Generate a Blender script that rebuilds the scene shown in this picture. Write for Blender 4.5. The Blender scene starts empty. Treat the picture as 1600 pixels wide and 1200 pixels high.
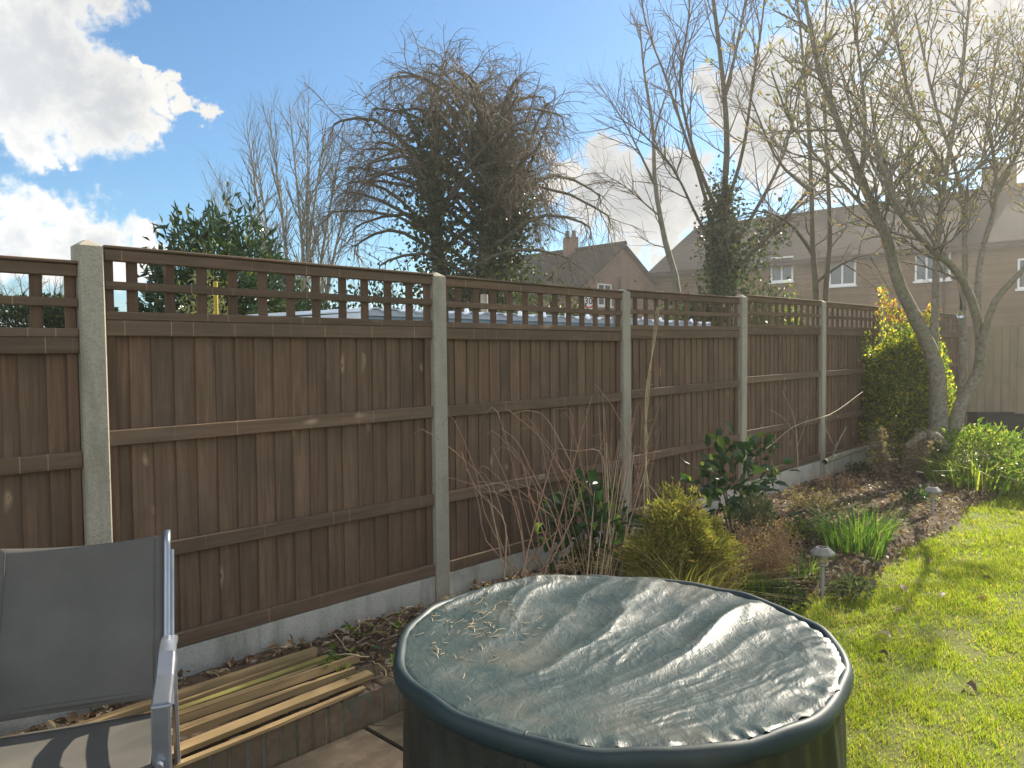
import bpy, math, random
import numpy as np
from mathutils import Vector, Matrix

random.seed(7); RNG = np.random.default_rng(7)
SC = bpy.context.scene
COL = SC.collection

# ------------------------------------------------------------------ camera
F = 1200.0; PITCH = math.radians(2.39); RHO = .0085
CAM = np.array([0, 0, 1.5])
FWD = np.array([0, math.cos(PITCH), -math.sin(PITCH)])
_r0 = np.array([1., 0, 0]); _u0 = np.cross(_r0, FWD)
RGT = math.cos(RHO)*_r0 - math.sin(RHO)*_u0
UPV = np.cross(RGT, FWD)
cd = bpy.data.cameras.new('camera'); cam = bpy.data.objects.new('camera', cd); COL.objects.link(cam)
cd.sensor_fit = 'HORIZONTAL'; cd.sensor_width = 36.0; cd.lens = 36.0*F/1600.0
cd.clip_start = .05; cd.clip_end = 6000
_m = Matrix.Identity(4)
for i in range(3):
    _m[i][0] = RGT[i]; _m[i][1] = UPV[i]; _m[i][2] = -FWD[i]; _m[i][3] = CAM[i]
cam.matrix_world = _m
SC.camera = cam

# ------------------------------------------------------------------ light
SUN_AZ = math.radians(44.9)      # clockwise from +Y, almost along the line of the fence
SUN_EL = math.radians(34.0)
to_sun = Vector((math.sin(SUN_AZ)*math.cos(SUN_EL), math.cos(SUN_AZ)*math.cos(SUN_EL), math.sin(SUN_EL)))
sl = bpy.data.lights.new('sun', 'SUN'); so = bpy.data.objects.new('sun', sl); COL.objects.link(so)
sl.energy = 4.4; sl.angle = math.radians(.55); sl.color = (1.0, .90, .74)
so.rotation_euler = to_sun.to_track_quat('Z', 'Y').to_euler()
so.location = (8, 8, 12)
SKY_STRENGTH = .15
SC.view_settings.view_transform = 'Standard'
SC.view_settings.look = 'None'
SC.view_settings.gamma = 1.0
SC.view_settings.exposure = 1.35
SC.view_settings.use_curve_mapping = False
SC.render.engine = 'CYCLES'
SC.cycles.use_denoising = True
SC.cycles.max_bounces = 8
SC.cycles.transparent_max_bounces = 8
SC.cycles.sample_clamp_indirect = 6.0

# ------------------------------------------------------------------ pixel -> place helpers
def ray(x, y): return FWD + RGT*(x-800)/F - UPV*(y-600)/F
def at_z(x, y, z):
    d = ray(x, y); return CAM + d*(z-CAM[2])/d[2]
def at_Y(x, y, Y):
    d = ray(x, y); return CAM + d*Y/d[1]
FD = np.array([.6934, .7206]); FN = np.array([.7206, -.6934]); FP0 = np.array([-1.734, 3.2])
def fp(s, w, z=0.0):
    q = FP0 + FD*s + FN*w; return np.array([q[0], q[1], z])
def at_w(x, y, w):
    d = ray(x, y); t = (FP0@FN + w)/(d[:2]@FN); return CAM + d*t
FANG = math.atan2(FD[1], FD[0])

# ------------------------------------------------------------------ node helpers
def nd(nt, typ, ins=None, **props):
    n = nt.nodes.new(typ)
    for k, v in props.items(): setattr(n, k, v)
    if ins:
        for k, v in ins.items():
            sck = n.inputs[k]
            if isinstance(v, bpy.types.NodeSocket): nt.links.new(v, sck)
            else: sck.default_value = v
    return n
def math_n(nt, op, a, b=0.0, c=None, clamp=False):
    n = nt.nodes.new('ShaderNodeMath'); n.operation = op; n.use_clamp = clamp
    for i, v in enumerate((a, b) if c is None else (a, b, c)):
        if isinstance(v, bpy.types.NodeSocket): nt.links.new(v, n.inputs[i])
        else: n.inputs[i].default_value = v
    return n.outputs[0]
def vmath(nt, op, a, b):
    n = nt.nodes.new('ShaderNodeVectorMath'); n.operation = op
    for i, v in enumerate((a, b)):
        if isinstance(v, bpy.types.NodeSocket): nt.links.new(v, n.inputs[i])
        else: n.inputs[i].default_value = v
    return n
def mix(nt, fac, a, b, blend='MIX'):
    n = nt.nodes.new('ShaderNodeMix'); n.data_type = 'RGBA'; n.blend_type = blend
    for sck, v in ((n.inputs[0], fac), (n.inputs[6], a), (n.inputs[7], b)):
        if isinstance(v, bpy.types.NodeSocket): nt.links.new(v, sck)
        elif isinstance(v, (tuple, list)): sck.default_value = (*v[:3], 1)
        else: sck.default_value = v
    return n.outputs[2]
def ramp(nt, fac, stops):
    n = nt.nodes.new('ShaderNodeValToRGB'); cr = n.color_ramp
    while len(cr.elements) < len(stops): cr.elements.new(.5)
    for e, (p, c) in zip(cr.elements, stops):
        e.position = p; e.color = (c, c, c, 1) if not isinstance(c, (tuple, list)) else (*c[:3], 1)
    nt.links.new(fac, n.inputs[0]); return n.outputs[0]
def noise(nt, vec, scale, detail=4, rough=.55, dist=0.0):
    return nd(nt, 'ShaderNodeTexNoise', {'Vector': vec, 'Scale': scale, 'Detail': detail, 'Roughness': rough, 'Distortion': dist}).outputs[0]
def new_mat(name):
    m = bpy.data.materials.new(name); m.use_nodes = True
    nt = m.node_tree; nt.nodes.clear()
    out = nt.nodes.new('ShaderNodeOutputMaterial')
    return m, nt, out
def objco(nt, scale=(1, 1, 1), rnd=23.0):
    tc = nd(nt, 'ShaderNodeTexCoord'); oi = nd(nt, 'ShaderNodeObjectInfo')
    off = nd(nt, 'ShaderNodeCombineXYZ', {0: math_n(nt, 'MULTIPLY', oi.outputs['Random'], rnd), 1: math_n(nt, 'MULTIPLY', oi.outputs['Random'], rnd*2.3), 2: math_n(nt, 'MULTIPLY', oi.outputs['Random'], rnd*1.7)}).outputs[0]
    v = vmath(nt, 'ADD', tc.outputs['Object'], off).outputs[0]
    return vmath(nt, 'MULTIPLY', v, scale).outputs[0], v, oi.outputs['Random']
def bump(nt, h, strength=.3, dist=.01):
    return nd(nt, 'ShaderNodeBump', {'Height': h, 'Strength': strength, 'Distance': dist}).outputs[0]
def principled(nt, out, col, rough=.6, normal=None, metallic=0.0, spec=.5, **kw):
    p = nd(nt, 'ShaderNodeBsdfPrincipled')
    for k, v in (('Base Color', col), ('Roughness', rough), ('Metallic', metallic), ('Specular IOR Level', spec)):
        if isinstance(v, bpy.types.NodeSocket): nt.links.new(v, p.inputs[k])
        elif isinstance(v, (tuple, list)): p.inputs[k].default_value = (*v[:3], 1)
        else: p.inputs[k].default_value = v
    for k, v in kw.items(): p.inputs[k].default_value = v
    if normal is not None: nt.links.new(normal, p.inputs['Normal'])
    nt.links.new(p.outputs[0], out.inputs[0]); return p

# ------------------------------------------------------------------ world: daylight sky with cumulus
def make_world():
    w = bpy.data.worlds.new('World'); SC.world = w; w.use_nodes = True
    nt = w.node_tree; nt.nodes.clear()
    out = nt.nodes.new('ShaderNodeOutputWorld')
    sky = nt.nodes.new('ShaderNodeTexSky'); sky.sky_type = 'NISHITA'; sky.sun_disc = False
    sky.sun_elevation = SUN_EL; sky.sun_rotation = SUN_AZ
    sky.air_density = 1.0; sky.dust_density = .35; sky.ozone_density = 2.2
    dirv = nd(nt, 'ShaderNodeTexCoord').outputs['Generated']
    n_big = noise(nt, dirv, 7.0, 7, .60, .3)
    n_fine = noise(nt, dirv, 20.0, 8, .66, .25)
    dn = math_n(nt, 'ADD', math_n(nt, 'MULTIPLY', math_n(nt, 'SUBTRACT', n_big, .5), 1.5), math_n(nt, 'MULTIPLY', math_n(nt, 'SUBTRACT', n_fine, .5), 1.3))
    # cumulus heaps: direction of each heap's middle (given as picture directions) and its angular radius
    blobs = [(-10, 80, 170), (90, 60, 120), (160, 150, 110), (60, 160, 120), (215, 175, 60), (270, 135, 30), (300, 155, 24), (250, 120, 26), (80, 235, 34), (105, 260, 24), (120, -30, 110),
             (20, 370, 95), (120, 385, 85), (-90, 340, 130), (210, 405, 60),
             (870, 285, 50), (950, 300, 75), (1040, 310, 80), (990, 340, 90),
             (1150, 150, 70), (1220, 140, 90), (1190, 240, 75), (1300, 100, 100), (1330, 220, 120), (1430, 60, 130), (1480, 160, 150), (1580, 90, 150), (1680, 200, 180)]
    # billowing outline: heaps are measured in a warped direction
    wn = nd(nt, 'ShaderNodeTexNoise', {'Vector': dirv, 'Scale': 14.0, 'Detail': 5, 'Roughness': .6}).outputs['Color']
    wv = vmath(nt, 'MULTIPLY', vmath(nt, 'SUBTRACT', wn, (.5, .5, .5)).outputs[0], (.14, .14, .14)).outputs[0]
    wdir = vmath(nt, 'ADD', dirv, wv).outputs[0]
    acc = None; accb = None
    for (px, py, r) in blobs:
        c = ray(px, py); ln = np.linalg.norm(c); c = c/ln
        d = vmath(nt, 'DISTANCE', wdir, tuple(c)).outputs['Value']
        f = math_n(nt, 'SUBTRACT', 1.0, math_n(nt, 'DIVIDE', d, r/F/ln*1.06))
        acc = f if acc is None else math_n(nt, 'SMOOTH_MAX', acc, f, .12)
        if r >= 70: accb = f if accb is None else math_n(nt, 'SMOOTH_MAX', accb, f, .2)
    acc = math_n(nt, 'MAXIMUM', acc, -1.0)
    # the same kind of broken cumulus goes on over the rest of the sky
    fwd = vmath(nt, 'DOT_PRODUCT', dirv, tuple(FWD)).outputs['Value']
    away = nd(nt, 'ShaderNodeMapRange', {0: fwd, 1: .70, 2: .45, 3: 0.0, 4: 1.0}).outputs[0]
    gen = math_n(nt, 'MULTIPLY', math_n(nt, 'SUBTRACT', noise(nt, dirv, 2.6, 3, .5), .47), 5.0)
    gen = math_n(nt, 'SUBTRACT', math_n(nt, 'MULTIPLY', math_n(nt, 'ADD', gen, 1.0), away), 1.0)
    dens = math_n(nt, 'ADD', math_n(nt, 'MAXIMUM', acc, gen), dn)
    alpha = nd(nt, 'ShaderNodeMapRange', {0: dens, 1: .10, 2: .46, 3: 0.0, 4: 1.0}, interpolation_type='SMOOTHSTEP').outputs[0]
    # thick middles are greyer, thin edges catch the sun
    core = nd(nt, 'ShaderNodeMapRange', {0: math_n(nt, 'ADD', math_n(nt, 'ADD', math_n(nt, 'MAXIMUM', accb, math_n(nt, 'MULTIPLY', gen, .6)), math_n(nt, 'MULTIPLY', math_n(nt, 'SUBTRACT', n_fine, .5), 1.1)), math_n(nt, 'MULTIPLY', math_n(nt, 'SUBTRACT', n_big, .5), 1.6)), 1: .10, 2: .95, 3: 0.0, 4: 1.0}, interpolation_type='SMOOTHSTEP').outputs[0]
    ccol = mix(nt, core, CLOUD_LIT, CLOUD_CORE)
    # front-lit cumulus away from the sun, mostly out of view, brightened as fill light
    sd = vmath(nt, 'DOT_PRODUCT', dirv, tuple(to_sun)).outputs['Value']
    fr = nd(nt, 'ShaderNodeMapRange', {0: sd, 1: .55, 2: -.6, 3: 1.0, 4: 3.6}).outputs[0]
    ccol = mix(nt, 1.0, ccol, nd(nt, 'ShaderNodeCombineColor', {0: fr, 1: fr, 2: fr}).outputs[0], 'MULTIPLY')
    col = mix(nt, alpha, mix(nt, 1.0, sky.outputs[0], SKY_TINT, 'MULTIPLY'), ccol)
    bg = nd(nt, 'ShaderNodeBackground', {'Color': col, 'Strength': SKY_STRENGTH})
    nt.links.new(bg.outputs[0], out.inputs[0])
CLOUD_LIT = (2.1, 2.06, 1.96); CLOUD_CORE = (1.30, 1.36, 1.42); SKY_TINT = (.26, .375, .43)
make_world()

# ------------------------------------------------------------------ materials
MAT = {}
def wood(name, axis, dark, light, knot, algae=(.05, .055, .03), kn=1.5, rough=.85, marks=False):
    m, nt, out = new_mat(name)
    stretch = [34, 34, 34]; stretch[axis] = 1.6
    v, raw, rnd = objco(nt, tuple(stretch))
    warp = noise(nt, raw, 3.0, 2)
    grain = nd(nt, 'ShaderNodeTexNoise', {'Vector': v, 'Scale': 1.0, 'Detail': 6, 'Roughness': .65, 'Distortion': 1.2}).outputs[0]
    col = mix(nt, ramp(nt, grain, [(.30, 0.0), (.72, 1.0)]), dark, light)
    blot = noise(nt, raw, 2.2, 4, .6)
    col = mix(nt, ramp(nt, blot, [(.42, 0.0), (.70, .75)]), col, algae)
    # knots: stretched cells, pale ring round a dark eye
    ks = [9, 9, 9]; ks[axis] = 3.2
    kv = vmath(nt, 'MULTIPLY', raw, tuple(ks)).outputs[0]
    kw = vmath(nt, 'ADD', kv, nd(nt, 'ShaderNodeCombineXYZ', {0: warp, 1: warp, 2: warp}).outputs[0]).outputs[0]
    vo = nd(nt, 'ShaderNodeTexVoronoi', {'Vector': kw, 'Scale': .55*kn, 'Randomness': 1.0})
    d = vo.outputs['Distance']
    ring = ramp(nt, d, [(.02, 0.0), (.055, 1.0), (.085, .5), (.15, 0.0)])
    sel = math_n(nt, 'GREATER_THAN', nd(nt, 'ShaderNodeSeparateColor', {0: vo.outputs['Color']}).outputs[0], .45)
    col = mix(nt, math_n(nt, 'MULTIPLY', math_n(nt, 'MULTIPLY', ring, sel), .7), col, knot)
    eye = math_n(nt, 'MULTIPLY', ramp(nt, d, [(.0, 1.0), (.05, 0.0)]), sel)
    col = mix(nt, math_n(nt, 'MULTIPLY', eye, .8), col, tuple(c*.35 for c in dark))
    if marks:   # pale saw and batten marks across the rail
        xs = nd(nt, 'ShaderNodeSeparateXYZ', {0: raw}).outputs[0]
        ph = math_n(nt, 'ABSOLUTE', math_n(nt, 'SUBTRACT', math_n(nt, 'FRACT', math_n(nt, 'MULTIPLY', xs, 10.1)), .5))
        on = ramp(nt, noise(nt, vmath(nt, 'MULTIPLY', raw, (9, .1, .1)).outputs[0], 1.0, 2), [(.50, 0.0), (.60, 1.0)])
        col = mix(nt, math_n(nt, 'MULTIPLY', math_n(nt, 'GREATER_THAN', ph, .482), math_n(nt, 'MULTIPLY', on, .55)), col, knot)
    val = math_n(nt, 'MULTIPLY_ADD', rnd, .28, .90)
    col = mix(nt, 1.0, col, nd(nt, 'ShaderNodeCombineColor', {0: val, 1: val, 2: val}).outputs[0], 'MULTIPLY')
    principled(nt, out, col, rough, bump(nt, grain, .35, .004), spec=.25)
    return m
MAT['board'] = wood('stained_board_wood', 2, (.115, .069, .042), (.235, .150, .094), (.46, .32, .21), (.100, .072, .048))
MAT['rail'] = wood('stained_rail_wood', 0, (.110, .069, .043), (.205, .136, .088), (.46, .33, .23), (.105, .08, .054), marks=True)
MAT['slat'] = wood('stained_slat_wood', 2, (.105, .060, .037), (.185, .112, .070), (.32, .20, .13), (.095, .066, .044))
MAT['pale_board'] = wood('pale_board_wood', 2, (.20, .155, .105), (.30, .24, .165), (.16, .11, .07), (.17, .155, .105))
MAT['pale_rail'] = wood('pale_rail_wood', 0, (.17, .13, .085), (.26, .205, .14), (.16, .11, .07), (.16, .14, .095))
MAT['batten'] = wood('weathered_batten_wood', 0, (.24, .155, .075), (.44, .31, .16), (.20, .12, .06), (.24, .19, .09))
MAT['batten_moss'] = wood('mossy_batten_wood', 0, (.22, .18, .06), (.38, .32, .11), (.18, .12, .05), (.26, .26, .06))

def concrete(name, a, b, pits=True):
    m, nt, out = new_mat(name)
    v, raw, rnd = objco(nt, (1, 1, 1))
    n1 = noise(nt, raw, 7, 5, .6); n2 = noise(nt, raw, 120, 3, .7)
    col = mix(nt, n1, a, b)
    col = mix(nt, ramp(nt, n2, [(.35, .5), (.6, 0.0)]), col, tuple(c*.55 for c in a))
    gr = noise(nt, vmath(nt, 'MULTIPLY', raw, (6, 6, 1.2)).outputs[0], 1.5, 4, .65)
    col = mix(nt, ramp(nt, gr, [(.48, 0.0), (.72, .55)]), col, (.165, .155, .11))
    vo = nd(nt, 'ShaderNodeTexVoronoi', {'Vector': raw, 'Scale': 60.0}).outputs['Distance']
    pit = ramp(nt, vo, [(.06, 0.0), (.16, 1.0)])
    col = mix(nt, pit, tuple(c*.5 for c in a), col)
    h = math_n(nt, 'MULTIPLY_ADD', n2, .5, pit)
    principled(nt, out, col, .9, bump(nt, h, .4, .004), spec=.2)
    return m
MAT['concrete'] = concrete('post_concrete', (.345, .315, .25), (.46, .425, .34))
MAT['gravel'] = concrete('gravel_board_concrete', (.52, .49, .42), (.64, .61, .53))

def speck(name, cols, scale, rough=.9, bs=.5, bd=.01, detail=6):
    m, nt, out = new_mat(name)
    v, raw, rnd = objco(nt, (1, 1, 1))
    n1 = noise(nt, raw, scale, detail, .65); n2 = noise(nt, raw, scale*.13, 3, .5)
    col = mix(nt, ramp(nt, n1, [(.32, 0.0), (.68, 1.0)]), cols[0], cols[1])
    col = mix(nt, ramp(nt, n2, [(.4, 0.0), (.65, .7)]), col, cols[2])
    principled(nt, out, col, rough, bump(nt, n1, bs, bd), spec=.2)
    return m
MAT['soil'] = speck('bed_soil', ((.065, .045, .031), (.14, .10, .07), (.09, .07, .045)), 22, .95, .8, .03)
MAT['ground'] = speck('rough_ground', ((.05, .06, .02), (.09, .10, .035), (.08, .065, .04)), 1.2, .95)
MAT['lawn'] = speck('lawn_ground', ((.10, .13, .02), (.16, .19, .035), (.15, .135, .055)), 30, .95, .6, .01)
MAT['slab'] = speck('paving_slab', ((.060, .045, .032), (.11, .086, .062), (.04, .034, .023)), 14, .85, .4, .006)
MAT['joint'] = speck('patio_bed_sand', ((.09, .075, .055), (.15, .125, .09), (.06, .06, .03)), 30)
MAT['brick'] = speck('edging_brick', ((.15, .105, .070), (.23, .165, .11), (.15, .125, .075)), 18, .9, .6, .006)
MAT['mortar'] = speck('mortar', ((.15, .135, .11), (.24, .22, .18), (.10, .10, .06)), 40)
MAT['bark_grey'] = speck('grey_bark', ((.13, .112, .088), (.36, .32, .26), (.22, .215, .14)), 24, .9, 1.0, .03)
MAT['bark_dark'] = speck('dark_bark', ((.085, .070, .052), (.17, .14, .105), (.11, .11, .06)), 20, .9, .6, .01)
MAT['bark_pale'] = speck('pale_bark', ((.20, .175, .14), (.33, .30, .25), (.2, .19, .13)), 14, .85, .4, .01)
MAT['twig'] = speck('brown_twig', ((.12, .092, .062), (.21, .16, .11), (.16, .13, .09)), 30)
MAT['cane_red'] = speck('reddish_cane', ((.26, .14, .085), (.42, .25, .16), (.36, .27, .18)), 20, .6)
MAT['cane_straw'] = speck('straw_cane', ((.42, .32, .19), (.60, .48, .31), (.36, .27, .16)), 20, .6)
MAT['roof_tile'] = None
MAT['black_plastic'] = speck('black_plastic', ((.018, .018, .02), (.03, .03, .032), (.025, .025, .025)), 20, .5, .1)
MAT['lamp_plastic'] = speck('grey_lamp_plastic', ((.26, .26, .25), (.36, .35, .33), (.2, .19, .15)), 25, .5, .15, .003)
MAT['pole_yellow'] = speck('yellow_cane', ((.50, .36, .05), (.62, .46, .09), (.4, .3, .07)), 15, .5)
MAT['galv'] = speck('grey_pole_metal', ((.25, .26, .26), (.33, .34, .34), (.2, .2, .2)), 6, .5)

def flat(name, col, rough=.5, metallic=0.0, spec=.5, **kw):
    m, nt, out = new_mat(name)
    v, raw, rnd = objco(nt)
    n1 = noise(nt, raw, 9, 4)
    c = mix(nt, n1, tuple(x*.82 for x in col), tuple(min(1, x*1.15) for x in col))
    rr = math_n(nt, 'MULTIPLY_ADD', noise(nt, raw, 40, 4), .2, rough-.1)
    principled(nt, out, c, rr, metallic=metallic, spec=spec, **kw); return m
MAT['upvc'] = flat('white_window_frame', (.78, .78, .77), .35)
MAT['pane'] = flat('window_glass', (.05, .06, .07), .12, spec=.8)
MAT['white_sheet'] = flat('white_roof_sheet', (.72, .78, .84), .35)
MAT['teal_fascia'] = flat('teal_fascia', (.34, .47, .53), .5)
MAT['sign_white'] = flat('sign_white', (.78, .78, .76), .4)
MAT['sign_red'] = flat('sign_red', (.55, .03, .03), .4)
MAT['sign_black'] = flat('sign_black', (.012, .012, .012), .4)
MAT['chair_metal'] = flat('grey_coated_aluminium', (.30, .33, .38), .32, .75)
MAT['lens'] = None

def leafmat(name, a, b, c=None, transl=.45, rough=.45, spec=.4, pc=.15, ts=1.7):
    """two leaf tones by leaf, a third on some; light passes through"""
    m, nt, out = new_mat(name)
    g = nd(nt, 'ShaderNodeNewGeometry'); r = math_n(nt, 'FRACT', math_n(nt, 'ADD', g.outputs['Random Per Island'], nd(nt, 'ShaderNodeObjectInfo').outputs['Random']))
    col = mix(nt, r, a, b)
    if c is not None:
        r2 = math_n(nt, 'FRACT', math_n(nt, 'MULTIPLY', r, 17.3))
        col = mix(nt, math_n(nt, 'LESS_THAN', r2, pc), col, c)
    p = nd(nt, 'ShaderNodeBsdfPrincipled', {'Base Color': col, 'Roughness': rough, 'Specular IOR Level': spec})
    tcol = mix(nt, 1.0, col, (ts, ts*1.05, ts*.55), 'MULTIPLY')
    t = nd(nt, 'ShaderNodeBsdfTranslucent', {'Color': tcol})
    mx = nd(nt, 'ShaderNodeMixShader', {0: transl, 1: p.outputs[0], 2: t.outputs[0]})
    nt.links.new(mx.outputs[0], out.inputs[0]); return m
MAT['grass'] = leafmat('grass_blade', (.17, .235, .012), (.285, .33, .028), (.38, .31, .11), .52, .5, .25, .14, 1.75)
MAT['ivy'] = leafmat('ivy_leaf', (.022, .038, .014), (.055, .078, .026), (.12, .13, .05), .3, .35)
MAT['laurel'] = leafmat('laurel_leaf', (.024, .050, .020), (.048, .085, .032), (.14, .17, .05), .2, .3, .5, .10)
MAT['olive'] = leafmat('olive_leaf', (.10, .11, .06), (.17, .175, .095), (.22, .2, .11), .3, .6)
MAT['hedge'] = leafmat('hedge_leaf', (.022, .040, .014), (.045, .075, .025), (.13, .15, .04), .3, .5)
MAT['photinia'] = leafmat('bright_shrub_leaf', (.050, .090, .016), (.12, .17, .026), (.38, .34, .04), .55, .35, .45, .28, 2.4)
MAT['photinia_red'] = leafmat('orange_young_leaf', (.32, .20, .03), (.45, .26, .04), (.5, .14, .04), .5, .35, .45, .3, 1.6)
MAT['camellia'] = leafmat('camellia_leaf', (.022, .060, .022), (.045, .100, .035), (.16, .24, .05), .35, .22, .6, .12, 2.0)
MAT['conifer'] = leafmat('golden_conifer_leaf', (.15, .165, .040), (.30, .29, .075), (.36, .25, .10), .5, .55, .3, .2)
MAT['astilbe'] = leafmat('dried_flower_head', (.26, .16, .105), (.42, .28, .19), (.20, .13, .08), .35, .8, .1)
MAT['daff'] = leafmat('daffodil_leaf', (.055, .115, .025), (.10, .18, .035), (.2, .25, .06), .5, .4, .4, .1, 1.8)
MAT['lily'] = leafmat('lily_leaf', (.055, .115, .016), (.15, .22, .032), (.28, .29, .07), .45, .4, .4, .22, 1.9)
MAT['sage'] = leafmat('sage_leaf', (.07, .095, .05), (.13, .155, .085), (.2, .2, .12), .35, .6)
MAT['tuft'] = leafmat('yellow_tuft_blade', (.17, .17, .04), (.30, .27, .07), (.36, .30, .14), .45, .6)
MAT['litter'] = leafmat('dead_leaf', (.11, .07, .045), (.27, .185, .12), (.45, .36, .27), .25, .6, .3, .25, 1.2)
MAT['hydrangea'] = leafmat('faded_flower_head', (.20, .15, .12), (.32, .25, .20), (.14, .12, .07), .35, .8, .1)
MAT['bud'] = leafmat('downy_bud', (.32, .30, .20), (.50, .47, .35), (.52, .38, .24), .5, .7, .2, .15, 1.7)

def lens():
    m, nt, out = new_mat('lamp_lens_plastic')
    p = nd(nt, 'ShaderNodeBsdfPrincipled', {'Base Color': (.75, .65, .40, 1), 'Roughness': .4})
    t = nd(nt, 'ShaderNodeBsdfTranslucent', {'Color': (.9, .75, .4, 1)})
    nt.links.new(nd(nt, 'ShaderNodeMixShader', {0: .6, 1: p.outputs[0], 2: t.outputs[0]}).outputs[0], out.inputs[0]); return m
MAT['lens'] = lens()
def glass():
    m, nt, out = new_mat('bulb_glass')
    nt.links.new(nd(nt, 'ShaderNodeBsdfGlass', {'Color': (.95, .97, .96, 1), 'Roughness': .02, 'IOR': 1.45}).outputs[0], out.inputs[0]); return m
MAT['glass'] = glass()

def brickwall(name, a, b, mortar, bw=.225, bh=.075):
    m, nt, out = new_mat(name)
    tc = nd(nt, 'ShaderNodeTexCoord').outputs['Object']
    sp = nd(nt, 'ShaderNodeSeparateXYZ', {0: tc})
    u = math_n(nt, 'ADD', sp.outputs[0], sp.outputs[1])
    v = nd(nt, 'ShaderNodeCombineXYZ', {0: u, 1: sp.outputs[2], 2: 0.0}).outputs[0]
    br = nd(nt, 'ShaderNodeTexBrick', {'Vector': v, 'Color1': (*a, 1), 'Color2': (*b, 1), 'Mortar': (*mortar, 1), 'Scale': 1.0, 'Mortar Size': .010, 'Brick Width': bw, 'Row Height': bh, 'Bias': 0.0})
    n1 = noise(nt, tc, 1.4, 5)
    col = mix(nt, ramp(nt, n1, [(.35, 0.0), (.75, .5)]), br.outputs[0], tuple(c*.6 for c in a))
    principled(nt, out, col, .9, bump(nt, br.outputs[1], -.5, .01), spec=.2); return m
MAT['brick_red'] = brickwall('red_brown_brickwork', (.20, .105, .065), (.28, .15, .095), (.24, .2, .16))
MAT['brick_buff'] = brickwall('buff_brickwork', (.125, .072, .036), (.19, .112, .060), (.17, .13, .09))
def rooft(name, a, b):
    m, nt, out = new_mat(name)
    tc = nd(nt, 'ShaderNodeTexCoord').outputs['Object']
    sp = nd(nt, 'ShaderNodeSeparateXYZ', {0: tc})
    v = nd(nt, 'ShaderNodeCombineXYZ', {0: math_n(nt, 'ADD', sp.outputs[0], 0.0), 1: sp.outputs[2], 2: 0.0}).outputs[0]
    br = nd(nt, 'ShaderNodeTexBrick', {'Vector': v, 'Color1': (*a, 1), 'Color2': (*b, 1), 'Mortar': tuple(c*.4 for c in a)+(1,), 'Scale': 1.0, 'Mortar Size': .016, 'Brick Width': .30, 'Row Height': .17})
    n1 = noise(nt, tc, 1.1, 5)
    col = mix(nt, ramp(nt, n1, [(.4, 0.0), (.7, .6)]), br.outputs[0], (.035, .035, .026))
    principled(nt, out, col, .85, bump(nt, br.outputs[1], -.6, .02), spec=.25); return m
MAT['roof_tile'] = rooft('brown_roof_tile', (.022, .016, .013), (.036, .026, .021))

def fabric():
    m, nt, out = new_mat('grey_sling_mesh')
    tc = nd(nt, 'ShaderNodeTexCoord').outputs['Object']
    w1 = nd(nt, 'ShaderNodeTexWave', {'Vector': tc, 'Scale': 120.0}, wave_type='BANDS', bands_direction='X').outputs[1]
    w2 = nd(nt, 'ShaderNodeTexWave', {'Vector': tc, 'Scale': 120.0}, wave_type='BANDS', bands_direction='Z').outputs[1]
    n1 = noise(nt, tc, 5, 5, .6)
    h = math_n(nt, 'ADD', w1, w2)
    col = mix(nt, ramp(nt, n1, [(.35, 0.0), (.7, 1.0)]), (.112, .106, .092), (.145, .137, .119))
    d = nd(nt, 'ShaderNodeBsdfPrincipled', {'Base Color': col, 'Roughness': .6, 'Specular IOR Level': .35, 'Normal': bump(nt, h, .15, .001)})
    t = nd(nt, 'ShaderNodeBsdfTranslucent', {'Color': (.09, .09, .09, 1)})
    nt.links.new(nd(nt, 'ShaderNodeMixShader', {0: .15, 1: d.outputs[0], 2: t.outputs[0]}).outputs[0], out.inputs[0]); return m
MAT['sling'] = fabric()

def tarp(name, col, dirt, rough, crinkle, dirtiness):
    m, nt, out = new_mat(name)
    tc = nd(nt, 'ShaderNodeTexCoord').outputs['Object']
    cr = nd(nt, 'ShaderNodeTexNoise', {'Vector': vmath(nt, 'MULTIPLY', tc, (1.0, .55, 1.0)).outputs[0], 'Scale': 22.0, 'Detail': 6, 'Roughness': .6, 'Distortion': .6}).outputs[0]
    rid = math_n(nt, 'ABSOLUTE', math_n(nt, 'SUBTRACT', cr, .5))
    fine = noise(nt, tc, 190, 3, .7)
    film = noise(nt, tc, 6, 5, .65)
    fil2 = noise(nt, tc, 2.3, 4, .6)
    c = mix(nt, math_n(nt, 'MULTIPLY', ramp(nt, film, [(.35, 0.0), (.75, 1.0)]), dirtiness), col, dirt)
    c = mix(nt, math_n(nt, 'MULTIPLY', ramp(nt, fil2, [(.50, 0.0), (.70, 1.0)]), dirtiness), c, (.12, .105, .075))
    h = math_n(nt, 'ADD', math_n(nt, 'MULTIPLY', rid, 2.0), math_n(nt, 'MULTIPLY', fine, .25))
    ro = math_n(nt, 'MULTIPLY_ADD', film, .28, rough-.12)
    principled(nt, out, c, ro, bump(nt, h, crinkle, .012), spec=.42); return m
MAT['tarp'] = tarp('wrinkled_green_sheet', (.024, .044, .043), (.076, .086, .074), .42, .30, .55)
MAT['tarp_rim'] = tarp('dark_green_rim', (.010, .026, .030), (.028, .042, .042), .52, .06, .25)
MAT['tarp_skirt'] = tarp('dark_green_skirt', (.010, .014, .011), (.045, .046, .032), .5, .2, .6)

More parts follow.
